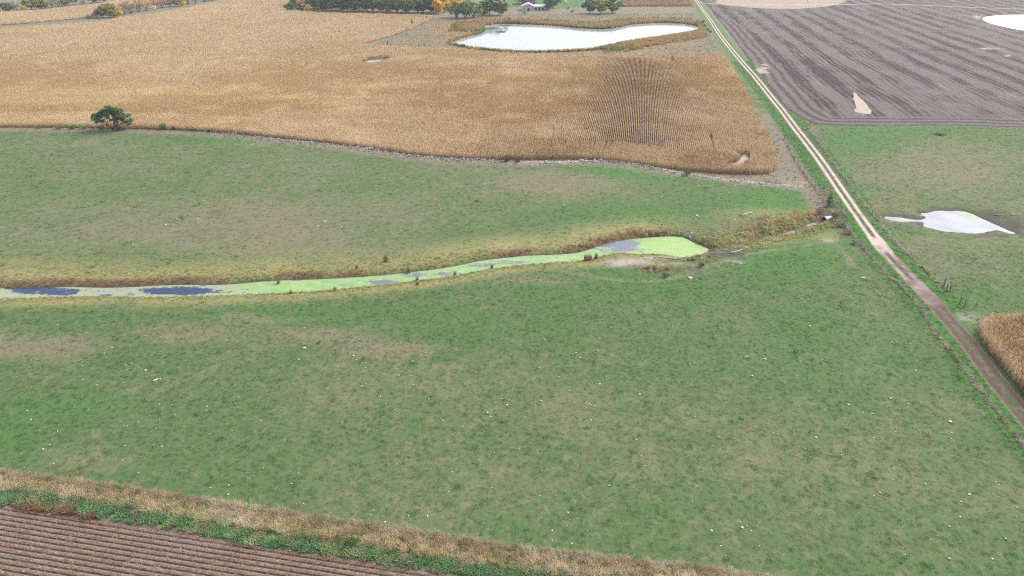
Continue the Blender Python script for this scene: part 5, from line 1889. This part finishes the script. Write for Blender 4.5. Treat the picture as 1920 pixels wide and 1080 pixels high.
def pasture_stones():
    r = random.Random(860)
    q = rand_in(np.array([[-62, 54], [62, 54], [95, 118], [-90, 118]], float), .14, 861)
    px, py = topx(q[:, 0], q[:, 1])
    cl = fbm(q[:, 0], q[:, 1], 9, 862)
    ok = in_view(q, 0, 0) & (cl > .46) & ~inside(q[:, 0], q[:, 1], np.vstack([STRIP_TOP, [[90, 0], [-120, 0]]])) & (sdist(q[:, 0], q[:, 1], CREEK) > 6) & (dist(q[:, 0], q[:, 1], TRACK) > 10)
    fl = np.array([(-1 if a else 1) for a in (dist(q[:, 0], q[:, 1], FENCE_L) < 2)])
    ok &= fl > 0
    side = topx(q[:, 0], q[:, 1])[0] < np.interp(py, [447, 500, 557, 583, 617, 660, 720, 763, 840, 925], [1590, 1637, 1697, 1717, 1737, 1770, 1817, 1850, 1908, 1975])
    q = q[ok & side]
    rr_ = np.random.default_rng(863)
    n = min(len(q), 620)
    q = q[rr_.permutation(len(q))[:n]]
    s = rr_.gamma(3.0, .045, n) + .09
    d = np.hypot(q[:, 1], H)
    order = np.argsort(-s / d)
    z = height(q[:, 0], q[:, 1])
    V, Fc = [], []
    for k, i in enumerate(order):
        me = pebbles[r.randrange(4)]
        loc = Vector((q[i, 0], q[i, 1], z[i] + .02 + s[i] * .1))
        if k < 300:
            o = link_obj('pale_stone', me, None, loc, (0, 0, r.uniform(0, 6.28)), float(s[i] * .95))
            tag(o, 'small white stone dotting the near pasture below the creek', 'stone', 'small white stones in the near pasture')
        else:
            b = len(V)
            V += [tuple(v.co * float(s[i] * .75) + loc) for v in me.vertices]
            Fc += [tuple(b + t for t in p.vertices) for p in me.polygons]
    o = mesh_obj('pale_stones', V, Fc, M['pale'])
    tag(o, 'tiny white stones sprinkled over the near pasture', 'stones', kind='stuff')


pasture_stones()
for k, (px, py, s, lab) in enumerate([(570, 653, .75, 'white rock alone in the pasture below the lime reach of the creek'), (292, 713, .7, 'white rock in the lower left pasture'), (300, 711, .4, 'small rock beside the white rock in the lower left pasture'), (331, 410, .6, 'white rock on the bare hillside left of the scar'), (371, 410, .55, 'white rock nearest the bare scar on the hillside'),
                                      (311, 421, .6, 'flat white rock lowest on the bare hillside'), (249, 458, .55, 'white rock below the bare hillside near the yellow grass'), (595, 424, .8, 'lower of two white rocks on the upper pasture'), (608, 415, .8, 'upper of two white rocks on the upper pasture'), (640, 425, .45, 'small rock right of the two white rocks on the upper pasture'),
                                      (382, 377, .6, 'white rock highest on the bare hillside'), (1058, 385, .7, 'white rock in the middle of the upper pasture'), (1307, 405, .9, 'flat pale slab lying right of mid upper pasture'), (1378, 413, .7, 'pale rock below the weathered log'), (1618, 521, 1.1, 'long white rock near the track fence'),
                                      (1387, 494, .55, 'white stone above the bare ground by the pool end'), (1391, 495, .5, 'white stone touching another by the pool end'), (1294, 522, 1.3, 'large tan flat rock on the cattle path'), (1347, 500, .5, 'pale stone on the cattle path by the pool'), (1130, 330, .5, 'pale rock just below the stone row'),
                                      (1140, 322, .6, 'second pale rock just below the stone row'), (1378, 349, .6, 'pale rock below the right half of the stone row'), (1310, 348, .55, 'pale rock in the bright grass below the stone row'), (1917, 256, .8, 'white rock in the far corner of the right pasture')]):
    p = P(px, py)
    z = float(height(p[:1], p[1:2])[0])
    o = link_obj('rock', slabs[k % 3], None, (p[0], p[1], z + s * .08), (0, 0, k * .9), (s * 1.25, s * .8, s * .9))
    tag(o, lab, 'rock', 'scattered rocks in the pastures')


rs_ = random.Random(870)
for k in range(34):
    px, py = (rs_.uniform(1642, 1735), rs_.choice((403, 405, 417, 419, 421)) + rs_.uniform(-1.5, 1.5)) if k < 22 else (rs_.uniform(1268, 1305), rs_.uniform(434, 446))
    p = P(px, py, -.7)
    s = rs_.uniform(.3, .7)
    o = link_obj('fieldstone', rocks[k % 6], None, (p[0], p[1], float(height(p[:1], p[1:2])[0]) + s * .1), (0, 0, k * 1.1), s)
    if k < 22:
        tag(o, 'grey stone on the rocky inlet of the small pond', 'stone', 'stones at the pond inlet')
    else:
        tag(o, 'grey stone on the gravelly bank above the lime pool', 'stone', 'stones above the lime pool')


# ------------------------------------------------------------------ logs, culvert, brush pile
def log(name, a, b, r0, r1, lab, bend=.2, branches=2, seed=0, mat='deadwood', dz=0.0):
    r = random.Random(seed)
    A, B = P(*a), P(*b)
    zA, zB = float(height(A[:1], A[1:2])[0]), float(height(B[:1], B[1:2])[0])
    A, B = Vector((A[0], A[1], zA + r0 * .7 + dz)), Vector((B[0], B[1], zB + r1 * .7 + dz))
    root = empty(name, A)
    n = 7
    sd = (B - A).cross(Vector((0, 0, 1))).normalized()
    pts = [A.lerp(B, i / (n - 1)) + sd * (bend * math.sin(i / (n - 1) * 3.1) + r.gauss(0, .05)) - A for i in range(n)]
    rad = [r0 + (r1 - r0) * i / (n - 1) + r.gauss(0, r0 * .06) for i in range(n)]
    MB().tube(pts, rad, 9).build('trunk', M[mat], root, True)
    for k in range(branches):
        t = pts[2 + (k * 2) % (n - 3)]
        d = (sd * (1 if k % 2 else -1) + (B - A).normalized() * .7 + Vector((0, 0, r.uniform(.1, .6)))).normalized()
        L = (B - A).length * r.uniform(.2, .35)
        MB().tube([t, t + d * L * .5 + Vector((0, 0, .06)), t + d * L], [r1 * .7, r1 * .5, r1 * .2], 6).build('branch', M[mat], root, True)
    return tag(root, lab, 'log')


log('fallen_log', (1388, 405), (1408, 399), .30, .17, 'weathered grey log with broken limbs on the upper pasture', .3, 3, 1)
log('fallen_log', (1368, 474), (1402, 461), .26, .12, 'long pale driftwood log beside the ditch at the pool end', .4, 2, 2)
log('fallen_log', (1288, 487), (1232, 481), .16, .08, 'white driftwood branch along the near rim of the pool', .2, 2, 3)
log('fallen_log', (1895, 404), (1912, 402), .22, .14, 'white log lying on mud beyond the small pond', .1, 1, 4)
log('fallen_log', (1866, 402), (1884, 404), .14, .08, 'thin grey branch on mud at the rim of the small pond', .1, 1, 5)
log('fallen_log', (1515, 424), (1528, 417), .18, .10, 'pale plank-like log in the ditch below the culvert', .05, 0, 6)
log('snag', (1227, 483), (1231, 478), .13, .05, 'dark broken snag at the rim of the sandy bank', .1, 3, 7, 'bark')


def culvert():
    c = P(1550, 412, -.55)
    d = Vector((RN[0], RN[1], 0))            # through the bank, towards the track
    d = (d + Vector((0, .55, 0))).normalized()
    up = Vector((0, 0, 1))
    sx = d.cross(up).normalized()
    root = empty('culvert_pipe', (c[0], c[1], -.5))
    R = .88
    V, Fc, Fi = [], [], []
    n, m = 20, 40
    for j in range(m):
        t = j / (m - 1)
        for rad in (R, R - .06):
            rr_ = rad + .028 * math.sin(j * 1.57)
            for i in range(n):
                a = 2 * math.pi * i / n
                V.append(tuple(d * (t * 5.0 - .9) + sx * (math.cos(a) * rr_) + up * (math.sin(a) * rr_)))
    for j in range(m - 1):
        for i in range(n):
            k = (i + 1) % n
            a, b = j * 2 * n, (j + 1) * 2 * n
            Fc.append((a + i, a + k, b + k, b + i))
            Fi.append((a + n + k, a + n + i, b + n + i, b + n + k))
    for i in range(n):
        k = (i + 1) % n
        Fc.append((n + i, n + k, k, i))
    mesh_obj('pipe', V, Fc, M['steel'], root, True)
    mesh_obj('shaded_inside', V, Fi, M['rust'], root, True)  # inner wall of the pipe, coloured dark to stand for shade
    MB().tube([tuple(d * -.92), tuple(d * -.82)], [R + .07, R + .07], 20, cap=False).build('rim', M['steel'], root, True)
    tag(root, 'grey corrugated steel culvert pipe under the farm track', 'culvert')


culvert()


def brush_pile():
    p = P(1760, 253)
    r = random.Random(880)
    root = empty('brush_pile', (p[0], p[1], float(height(p[:1], p[1:2])[0])))
    for k in range(28):
        a = r.uniform(0, 3.14)
        L = r.uniform(1.0, 3.4)
        x, y = r.gauss(0, .7), r.gauss(0, .5)
        z = max(.08, .85 - .5 * math.hypot(x, y)) * r.uniform(.2, 1)
        q = Vector((math.cos(a) * L / 2, math.sin(a) * L / 2, r.uniform(-.2, .3)))
        MB().tube([Vector((x, y, z)) - q * .9, Vector((x, y, z + .08)), Vector((x, y, z)) + q], [.10, .085, .04], 5).build('branch', M['bark'], root)
    tag(root, 'dark heap of cut branches in the right pasture', 'brush pile')


brush_pile()


# ------------------------------------------------------------------ fences
def post_mesh(r, h, seed, top=.03):
    rd = random.Random(seed)
    mb = MB()
    mb.tube([(0, 0, -.3), (rd.gauss(0, .01), 0, h * .5), (rd.gauss(0, .03), rd.gauss(0, .03), h - top), (rd.gauss(0, .03), rd.gauss(0, .03), h)], [r * 1.05, r, r * .95, r * .7], 8)
    return mb.build('post', M['post'], link=False).data


posts = [post_mesh(.06, 1.35, 900 + k) for k in range(4)]
thin_posts = [post_mesh(.028, 1.1, 905 + k) for k in range(4)]
big_posts = [post_mesh(.125, 1.7, 910 + k) for k in range(2)]


def fence(name, line, step, lab, wires=4, ends=True, hw=1.3, thin=False):
    L = resample(line, step)
    root = empty(name, (L[0, 0], L[0, 1], 0))
    z = height(L[:, 0], L[:, 1])
    r = random.Random(len(L))
    for i, (x, y) in enumerate(L):
        big = ends and i in (0, len(L) - 1)
        me = big_posts[i % 2] if big else (thin_posts if thin else posts)[r.randrange(4)]
        o = link_obj('post', me, root, (x - L[0, 0], y - L[0, 1], z[i]), (r.gauss(0, .05), r.gauss(0, .05), r.uniform(0, 6)))
    for k in range(wires):
        hz = .3 + (hw - .3) * k / max(1, wires - 1)
        pts = []
        for i in range(len(L)):
            pts.append((L[i, 0] - L[0, 0] - .09, L[i, 1] - L[0, 1], z[i] + hz))
            if i < len(L) - 1:
                m = (L[i] + L[i + 1]) / 2 - L[0]
                pts.append((m[0] - .09, m[1], (z[i] + z[i + 1]) / 2 + hz - .03))
        MB().tube(pts, .006, 3, cap=False).build('wire', M['wire'], root)
    return tag(root, lab, 'fence')


fence('wire_fence', FENCE_L, 5.0, 'wire fence on thin posts between the near pasture and the track')
fence('wire_fence', FENCE_R, 5.5, 'wire fence on the far side of the track ending at a gateway')
fence('wire_fence', resample(PL([(1522, 231), (1560, 238), (1606, 241), (1680, 239), (1780, 239), (1920, 243), (2100, 247)]), 3), 9.5, 'wire fence between the right pasture and the ploughed field', 3)
fence('wire_fence', resample(PL([(-60, 879), (80, 896), (300, 928), (472, 953), (640, 977), (800, 1001), (1000, 1033), (1280, 1062), (1420, 1082)]), 2), 7.0, 'wire fence hidden along the tall dry grass margin', 3, False, 1.0, True)


def gateway():
    a, b = P(1799, 571), P(1808, 575)
    c = P(1829, 576)
    root = empty('gate_brace', (a[0], a[1], float(height(a[:1], a[1:2])[0])))
    rel = lambda p: Vector((p[0] - a[0], p[1] - a[1], 0))
    link_obj('post', big_posts[0], root, rel(a))
    link_obj('post', big_posts[1], root, rel(b))
    link_obj('post', posts[0], root, rel(c), sc=1.15)
    MB().tube([rel(a) + Vector((0, 0, 1.35)), rel(b) + Vector((0, 0, 1.3))], .06, 6).build('rail', M['post'], root)
    for z in (.95, 1.25):
        MB().tube([rel(b) + Vector((0, 0, z)), rel(b).lerp(rel(c), .5) + Vector((0, 0, z - .05)), rel(c) + Vector((0, 0, z))], .03, 5).build('rail', M['deadwood'], root)
    tag(root, 'braced gateposts with a pale rail above the near corn', 'gatepost')
    a = P(1769, 538)
    b = P(1780, 548)
    root = empty('gate_brace', (a[0], a[1], float(height(a[:1], a[1:2])[0])))
    rel2 = lambda p: Vector((p[0] - a[0], p[1] - a[1], 0))
    link_obj('post', big_posts[1], root, rel2(a), sc=1.15)
    link_obj('post', big_posts[0], root, rel2(b))
    MB().tube([rel2(a) + Vector((0, 0, 1.4)), rel2(b) + Vector((0, 0, 1.3))], .055, 6).build('rail', M['deadwood'], root)
    MB().tube([rel2(a) + Vector((0, 0, 1.2)), rel2(b) + Vector((0, 0, .3))], .02, 5).build('rail', M['wire'], root)
    tag(root, 'braced gateposts ending the fence beside the track', 'gatepost')


gateway()


def steel_post(px, py, h, lab):
    p = P(px, py)
    root = empty('marker_post', (p[0], p[1], float(height(p[:1], p[1:2])[0])))
    MB().box(0, 0, h / 2 - .1, .06, .012, h + .2).box(0, .02, h / 2 - .1, .012, .04, h + .2).build('stake', M['wpaint'], root)
    MB().box(0, -.012, h - .12, .05, .012, .16).build('tip', M['bpaint'], root)
    tag(root, lab, 'post')


steel_post(473, 951, 1.7, 'slim white steel stake standing in the dry grass margin')


# ------------------------------------------------------------------ farmstead, blind, poles
def gable(root, x, y, w_, l_, eave, ridge, wall_m, roof_m, rz=0.0, over=.35):
    """A gabled building, ridge along local y; parts under root."""
    hw, hl = w_ / 2, l_ / 2
    mb = MB()
    for s in (-1, 1):
        q = [(-hw, s * hl, 0), (hw, s * hl, 0), (hw, s * hl, eave), (0, s * hl, ridge), (-hw, s * hl, eave)]
        mb.poly(q if s < 0 else q[::-1])
    for s in (-1, 1):
        q = [(s * hw, -hl, 0), (s * hw, hl, 0), (s * hw, hl, eave), (s * hw, -hl, eave)]
        mb.poly(q if s > 0 else q[::-1])
    T = Matrix.Translation((x, y, 0)) @ Matrix.Rotation(rz, 4, 'Z')
    mb.v = [tuple(T @ Vector(v)) for v in mb.v]
    mb.build('wall', wall_m, root)
    sl = (ridge - eave) / hw
    for s in (-1, 1):
        rb = MB()
        lo = (s * (hw + over), eave - over * sl)
        for t in (.03, .17):
            for yy in (-hl - over, hl + over):
                rb.v += [(lo[0], yy, lo[1] + t), (0 if s else 0, yy, ridge + t)]
        rb.f = [(0, 1, 3, 2), (4, 6, 7, 5), (0, 4, 5, 1), (2, 3, 7, 6), (0, 2, 6, 4), (1, 5, 7, 3)]
        rb.v = [tuple(T @ Vector(v)) for v in rb.v]
        rb.build('roof', roof_m, root)
    return T


def fix(root):
    import bmesh
    for o in root.children:
        if o.type == 'MESH':
            bm = bmesh.new()
            bm.from_mesh(o.data)
            bmesh.ops.recalc_face_normals(bm, faces=bm.faces)
            bm.to_mesh(o.data)
            bm.free()


def panel(root, T, nm, x, y, z, sx, sy, sz, mat, frame=None):
    mb = MB().box(x, y, z, sx, sy, sz)
    mb.v = [tuple(T @ Vector(v)) for v in mb.v]
    o = mb.build(nm, mat, root)
    if frame:
        fb = MB()
        w0, h0 = max(sx, sy), sz
        along_x = sx > sy
        for (dx, dz, a, b) in ((0, h0 / 2, w0 + .12, .1), (0, -h0 / 2, w0 + .12, .1), (-w0 / 2, 0, .1, h0), (w0 / 2, 0, .1, h0)):
            if along_x:
                fb.box(x + dx, y, z + dz, a, sy + .06, b)
            else:
                fb.box(x, y + dx, z + dz, sx + .06, a, b)
        fb.v = [tuple(T @ Vector(v)) for v in fb.v]
        fb.build('frame', frame, o)
    return o


def farm():
    p = P(990, 20)
    root = empty('barn', (p[0], p[1], 0))
    T = gable(root, 0, 4, 12.5, 14, 4.0, 6.6, M['bpaint'], M['mroof'])
    panel(root, T, 'door', .5, -7.04, 1.5, 2.4, .08, 3.0, M['dark'], M['wpaint'])
    panel(root, T, 'window', -3.8, -7.04, 2.2, 1.2, .08, 1.1, M['glass'], M['wpaint'])
    panel(root, T, 'window', 4.4, -7.04, 2.2, 1.2, .08, 1.1, M['glass'], M['wpaint'])
    fix(root)
    tag(root, 'pale grey metal barn with a white gabled roof', 'barn')
    p = P(1014, 19)
    root = empty('machine_shed', (p[0], p[1], 0))
    T = gable(root, 0, 4, 8, 15.5, 3.2, 4.6, M['bpaint'], M['mroof'], math.pi / 2)
    for x in (-5.5, -2.0, 1.5, 5.0):
        panel(root, T, 'door', -4.04, x, 1.3, .08, 2.2, 2.6, M['dark'], M['wpaint'])
    fix(root)
    tag(root, 'long low grey shed joined to the right of the pale barn', 'shed')
    p = P(991, 9)
    root = empty('barn', (p[0], p[1], 0))
    T = gable(root, 0, 3, 9.5, 12, 4.4, 8.4, M['rroof'], M['rroof'], .5)
    panel(root, T, 'door', 0, -6.05, 1.6, 2.6, .08, 3.0, M['dark'], M['wpaint'])
    panel(root, T, 'window', 0, -6.05, 5.4, .9, .08, 1.0, M['glass'], M['wpaint'])
    fix(root)
    tag(root, 'maroon roofed barn behind the pale metal barn', 'barn')
    p = P(1050, 4.5)
    root = empty('house', (p[0], p[1], 0))
    T = gable(root, 0, 4, 8.5, 10, 5.6, 8.6, M['wpaint'], M['mroof'])
    panel(root, T, 'door', -1.6, -5.05, 1.1, 1.0, .08, 2.1, M['dark'], M['bpaint'])
    for x in (1.6, 3.0):
        panel(root, T, 'window', x, -5.05, 1.7, .9, .08, 1.3, M['glass'], M['bpaint'])
    for x in (-2.2, 2.2):
        panel(root, T, 'window', x, -5.05, 4.4, .9, .08, 1.3, M['glass'], M['bpaint'])
    for y in (-2.4, 2.0):
        panel(root, T, 'window', 4.3, y, 1.8, .08, .9, 1.3, M['glass'], M['bpaint'])
    fix(root)
    tag(root, 'white farmhouse half cut by the frame above the lawn', 'house')
    p = P(1060, 7)
    root = empty('grain_bin', (p[0], p[1], 0))
    V = MB().tube([(0, 0, 0), (0, 0, .7), (0, 0, 1.4), (0, 0, 2.2)], [1.5, 1.52, 1.5, 1.52], 20)
    V.build('wall', M['steel'], root, True)
    MB().tube([(0, 0, 2.22), (0, 0, 2.75), (0, 0, 3.0)], [1.6, .5, .2], 20).build('roof', M['wpaint'], root, True)
    MB().box(0, -1.52, .75, .7, .08, 1.3).build('door', M['bpaint'], root)
    tag(root, 'small round white grain bin on the lawn beside the farmhouse', 'grain bin')
    # pickup on the yard
    p = P(955, 9.6)
    root = empty('pickup_truck', (p[0], p[1], .0), math.radians(-28))
    prof = [(-2.5, .45), (-2.5, 1.0), (-.55, 1.05), (-.45, 1.1), (.0, 1.72), (1.0, 1.75), (1.45, 1.15), (2.5, .98), (2.6, .5), (2.5, .42)]
    mb = MB()
    for s in (-.92, .92):
        mb.v += [(x, s * (.86 if z > 1.3 else 1), z) for x, z in prof]
    n = len(prof)
    mb.f = [tuple(range(n))[::-1], tuple(range(n, 2 * n))] + [(i, (i + 1) % n, n + (i + 1) % n, n + i) for i in range(n)]
    body = mb.build('body', M['wpaint'], root)
    for s in (-1, 1):
        for x in (-1.6, 1.65):
            w_ = MB().tube([(x, s * .78, .38), (x, s * .98, .38)], .38, 14).build('wheel', M['tyre'], root)
            MB().tube([(x, s * .97, .38), (x, s * 1.0, .38)], .2, 10).build('rim', M['steel'], w_)
        MB().poly([(.1, s * .875, 1.2), (.95, s * .875, 1.2), (.9, s * .83, 1.62), (.2, s * .83, 1.62)]).build('window', M['glass'], root)
        MB().box(2.56, s * .68, .78, .08, .3, .18).build('headlight', M['steel'], root)
    MB().poly([(1.06, -.72, 1.70), (1.06, .72, 1.70), (1.46, .8, 1.2), (1.46, -.8, 1.2)]).build('windscreen', M['glass'], root)
    fix(root)
    tag(root, 'white pickup parked on the yard left of the barn', 'pickup')
    # hunting blind
    p = P(291, 20)
    root = empty('hunting_blind', (p[0], p[1], 0), .35)
    MB().box(0, 0, 3.0, 2.3, 2.3, 2.2).build('cabin', M['wpaint'], root)
    MB().box(0, 0, 4.17, 2.7, 2.7, .14).build('roof', M['wpaint'], root)
    for s in ((-1, -1), (1, -1), (1, 1), (-1, 1)):
        MB().tube([(s[0] * 1.25, s[1] * 1.25, -.2), (s[0] * 1.0, s[1] * 1.0, 1.95)], .08, 6).build('leg', M['post'], root)
    MB().box(0, -1.16, 3.3, 1.3, .05, .5).build('window', M['dark'], root)
    MB().box(-1.16, 0, 3.3, .05, 1.3, .5).build('window', M['dark'], root)
    for k in range(6):
        MB().box(.7, -1.3 - .05 * (6 - k), .3 + k * .3, .5, .05, .05).build('ladder_rung', M['post'], root)
    tag(root, 'white box hunting blind on legs before the lower hedge', 'hunting blind')
    # power pole
    for px, py, lab in ((1513, 7, 'bare wooden power pole on the tan field beyond the ploughed land'),):
        p = P(px, py)
        root = empty('power_pole', (p[0], p[1], 0))
        MB().tube([(0, 0, -.5), (0, 0, 5), (0, 0, 10.5)], [.17, .15, .11], 8).build('shaft', M['post'], root)
        MB().box(0, 0, 9.8, 2.4, .12, .14).build('crossarm', M['post'], root)
        for x in (-1.1, -.4, .4, 1.1):
            MB().tube([(x, 0, 9.87), (x, 0, 10.05)], [.05, .035], 6).build('insulator', M['steel'], root)
        tag(root, lab, 'power pole')


farm()


# ------------------------------------------------------------------ the damp autumn air
hz = MB().box(0, 2000, 35, 6800, 5700, 80).build('haze', None)
hm = bpy.data.materials.new('haze_air')
hm.use_nodes = True
hm.node_tree.nodes.remove(hm.node_tree.nodes['Principled BSDF'])
pv = hm.node_tree.nodes.new('ShaderNodeVolumePrincipled')
pv.inputs['Color'].default_value = (.93, .95, 1.0, 1)
pv.inputs['Density'].default_value = .00013
pv.inputs['Anisotropy'].default_value = .2
hm.node_tree.links.new(pv.outputs[0], hm.node_tree.nodes['Material Output'].inputs['Volume'])
hz.data.materials.append(hm)
tag(hz, 'thin pale haze lying over the whole farmland', 'haze', kind='stuff')
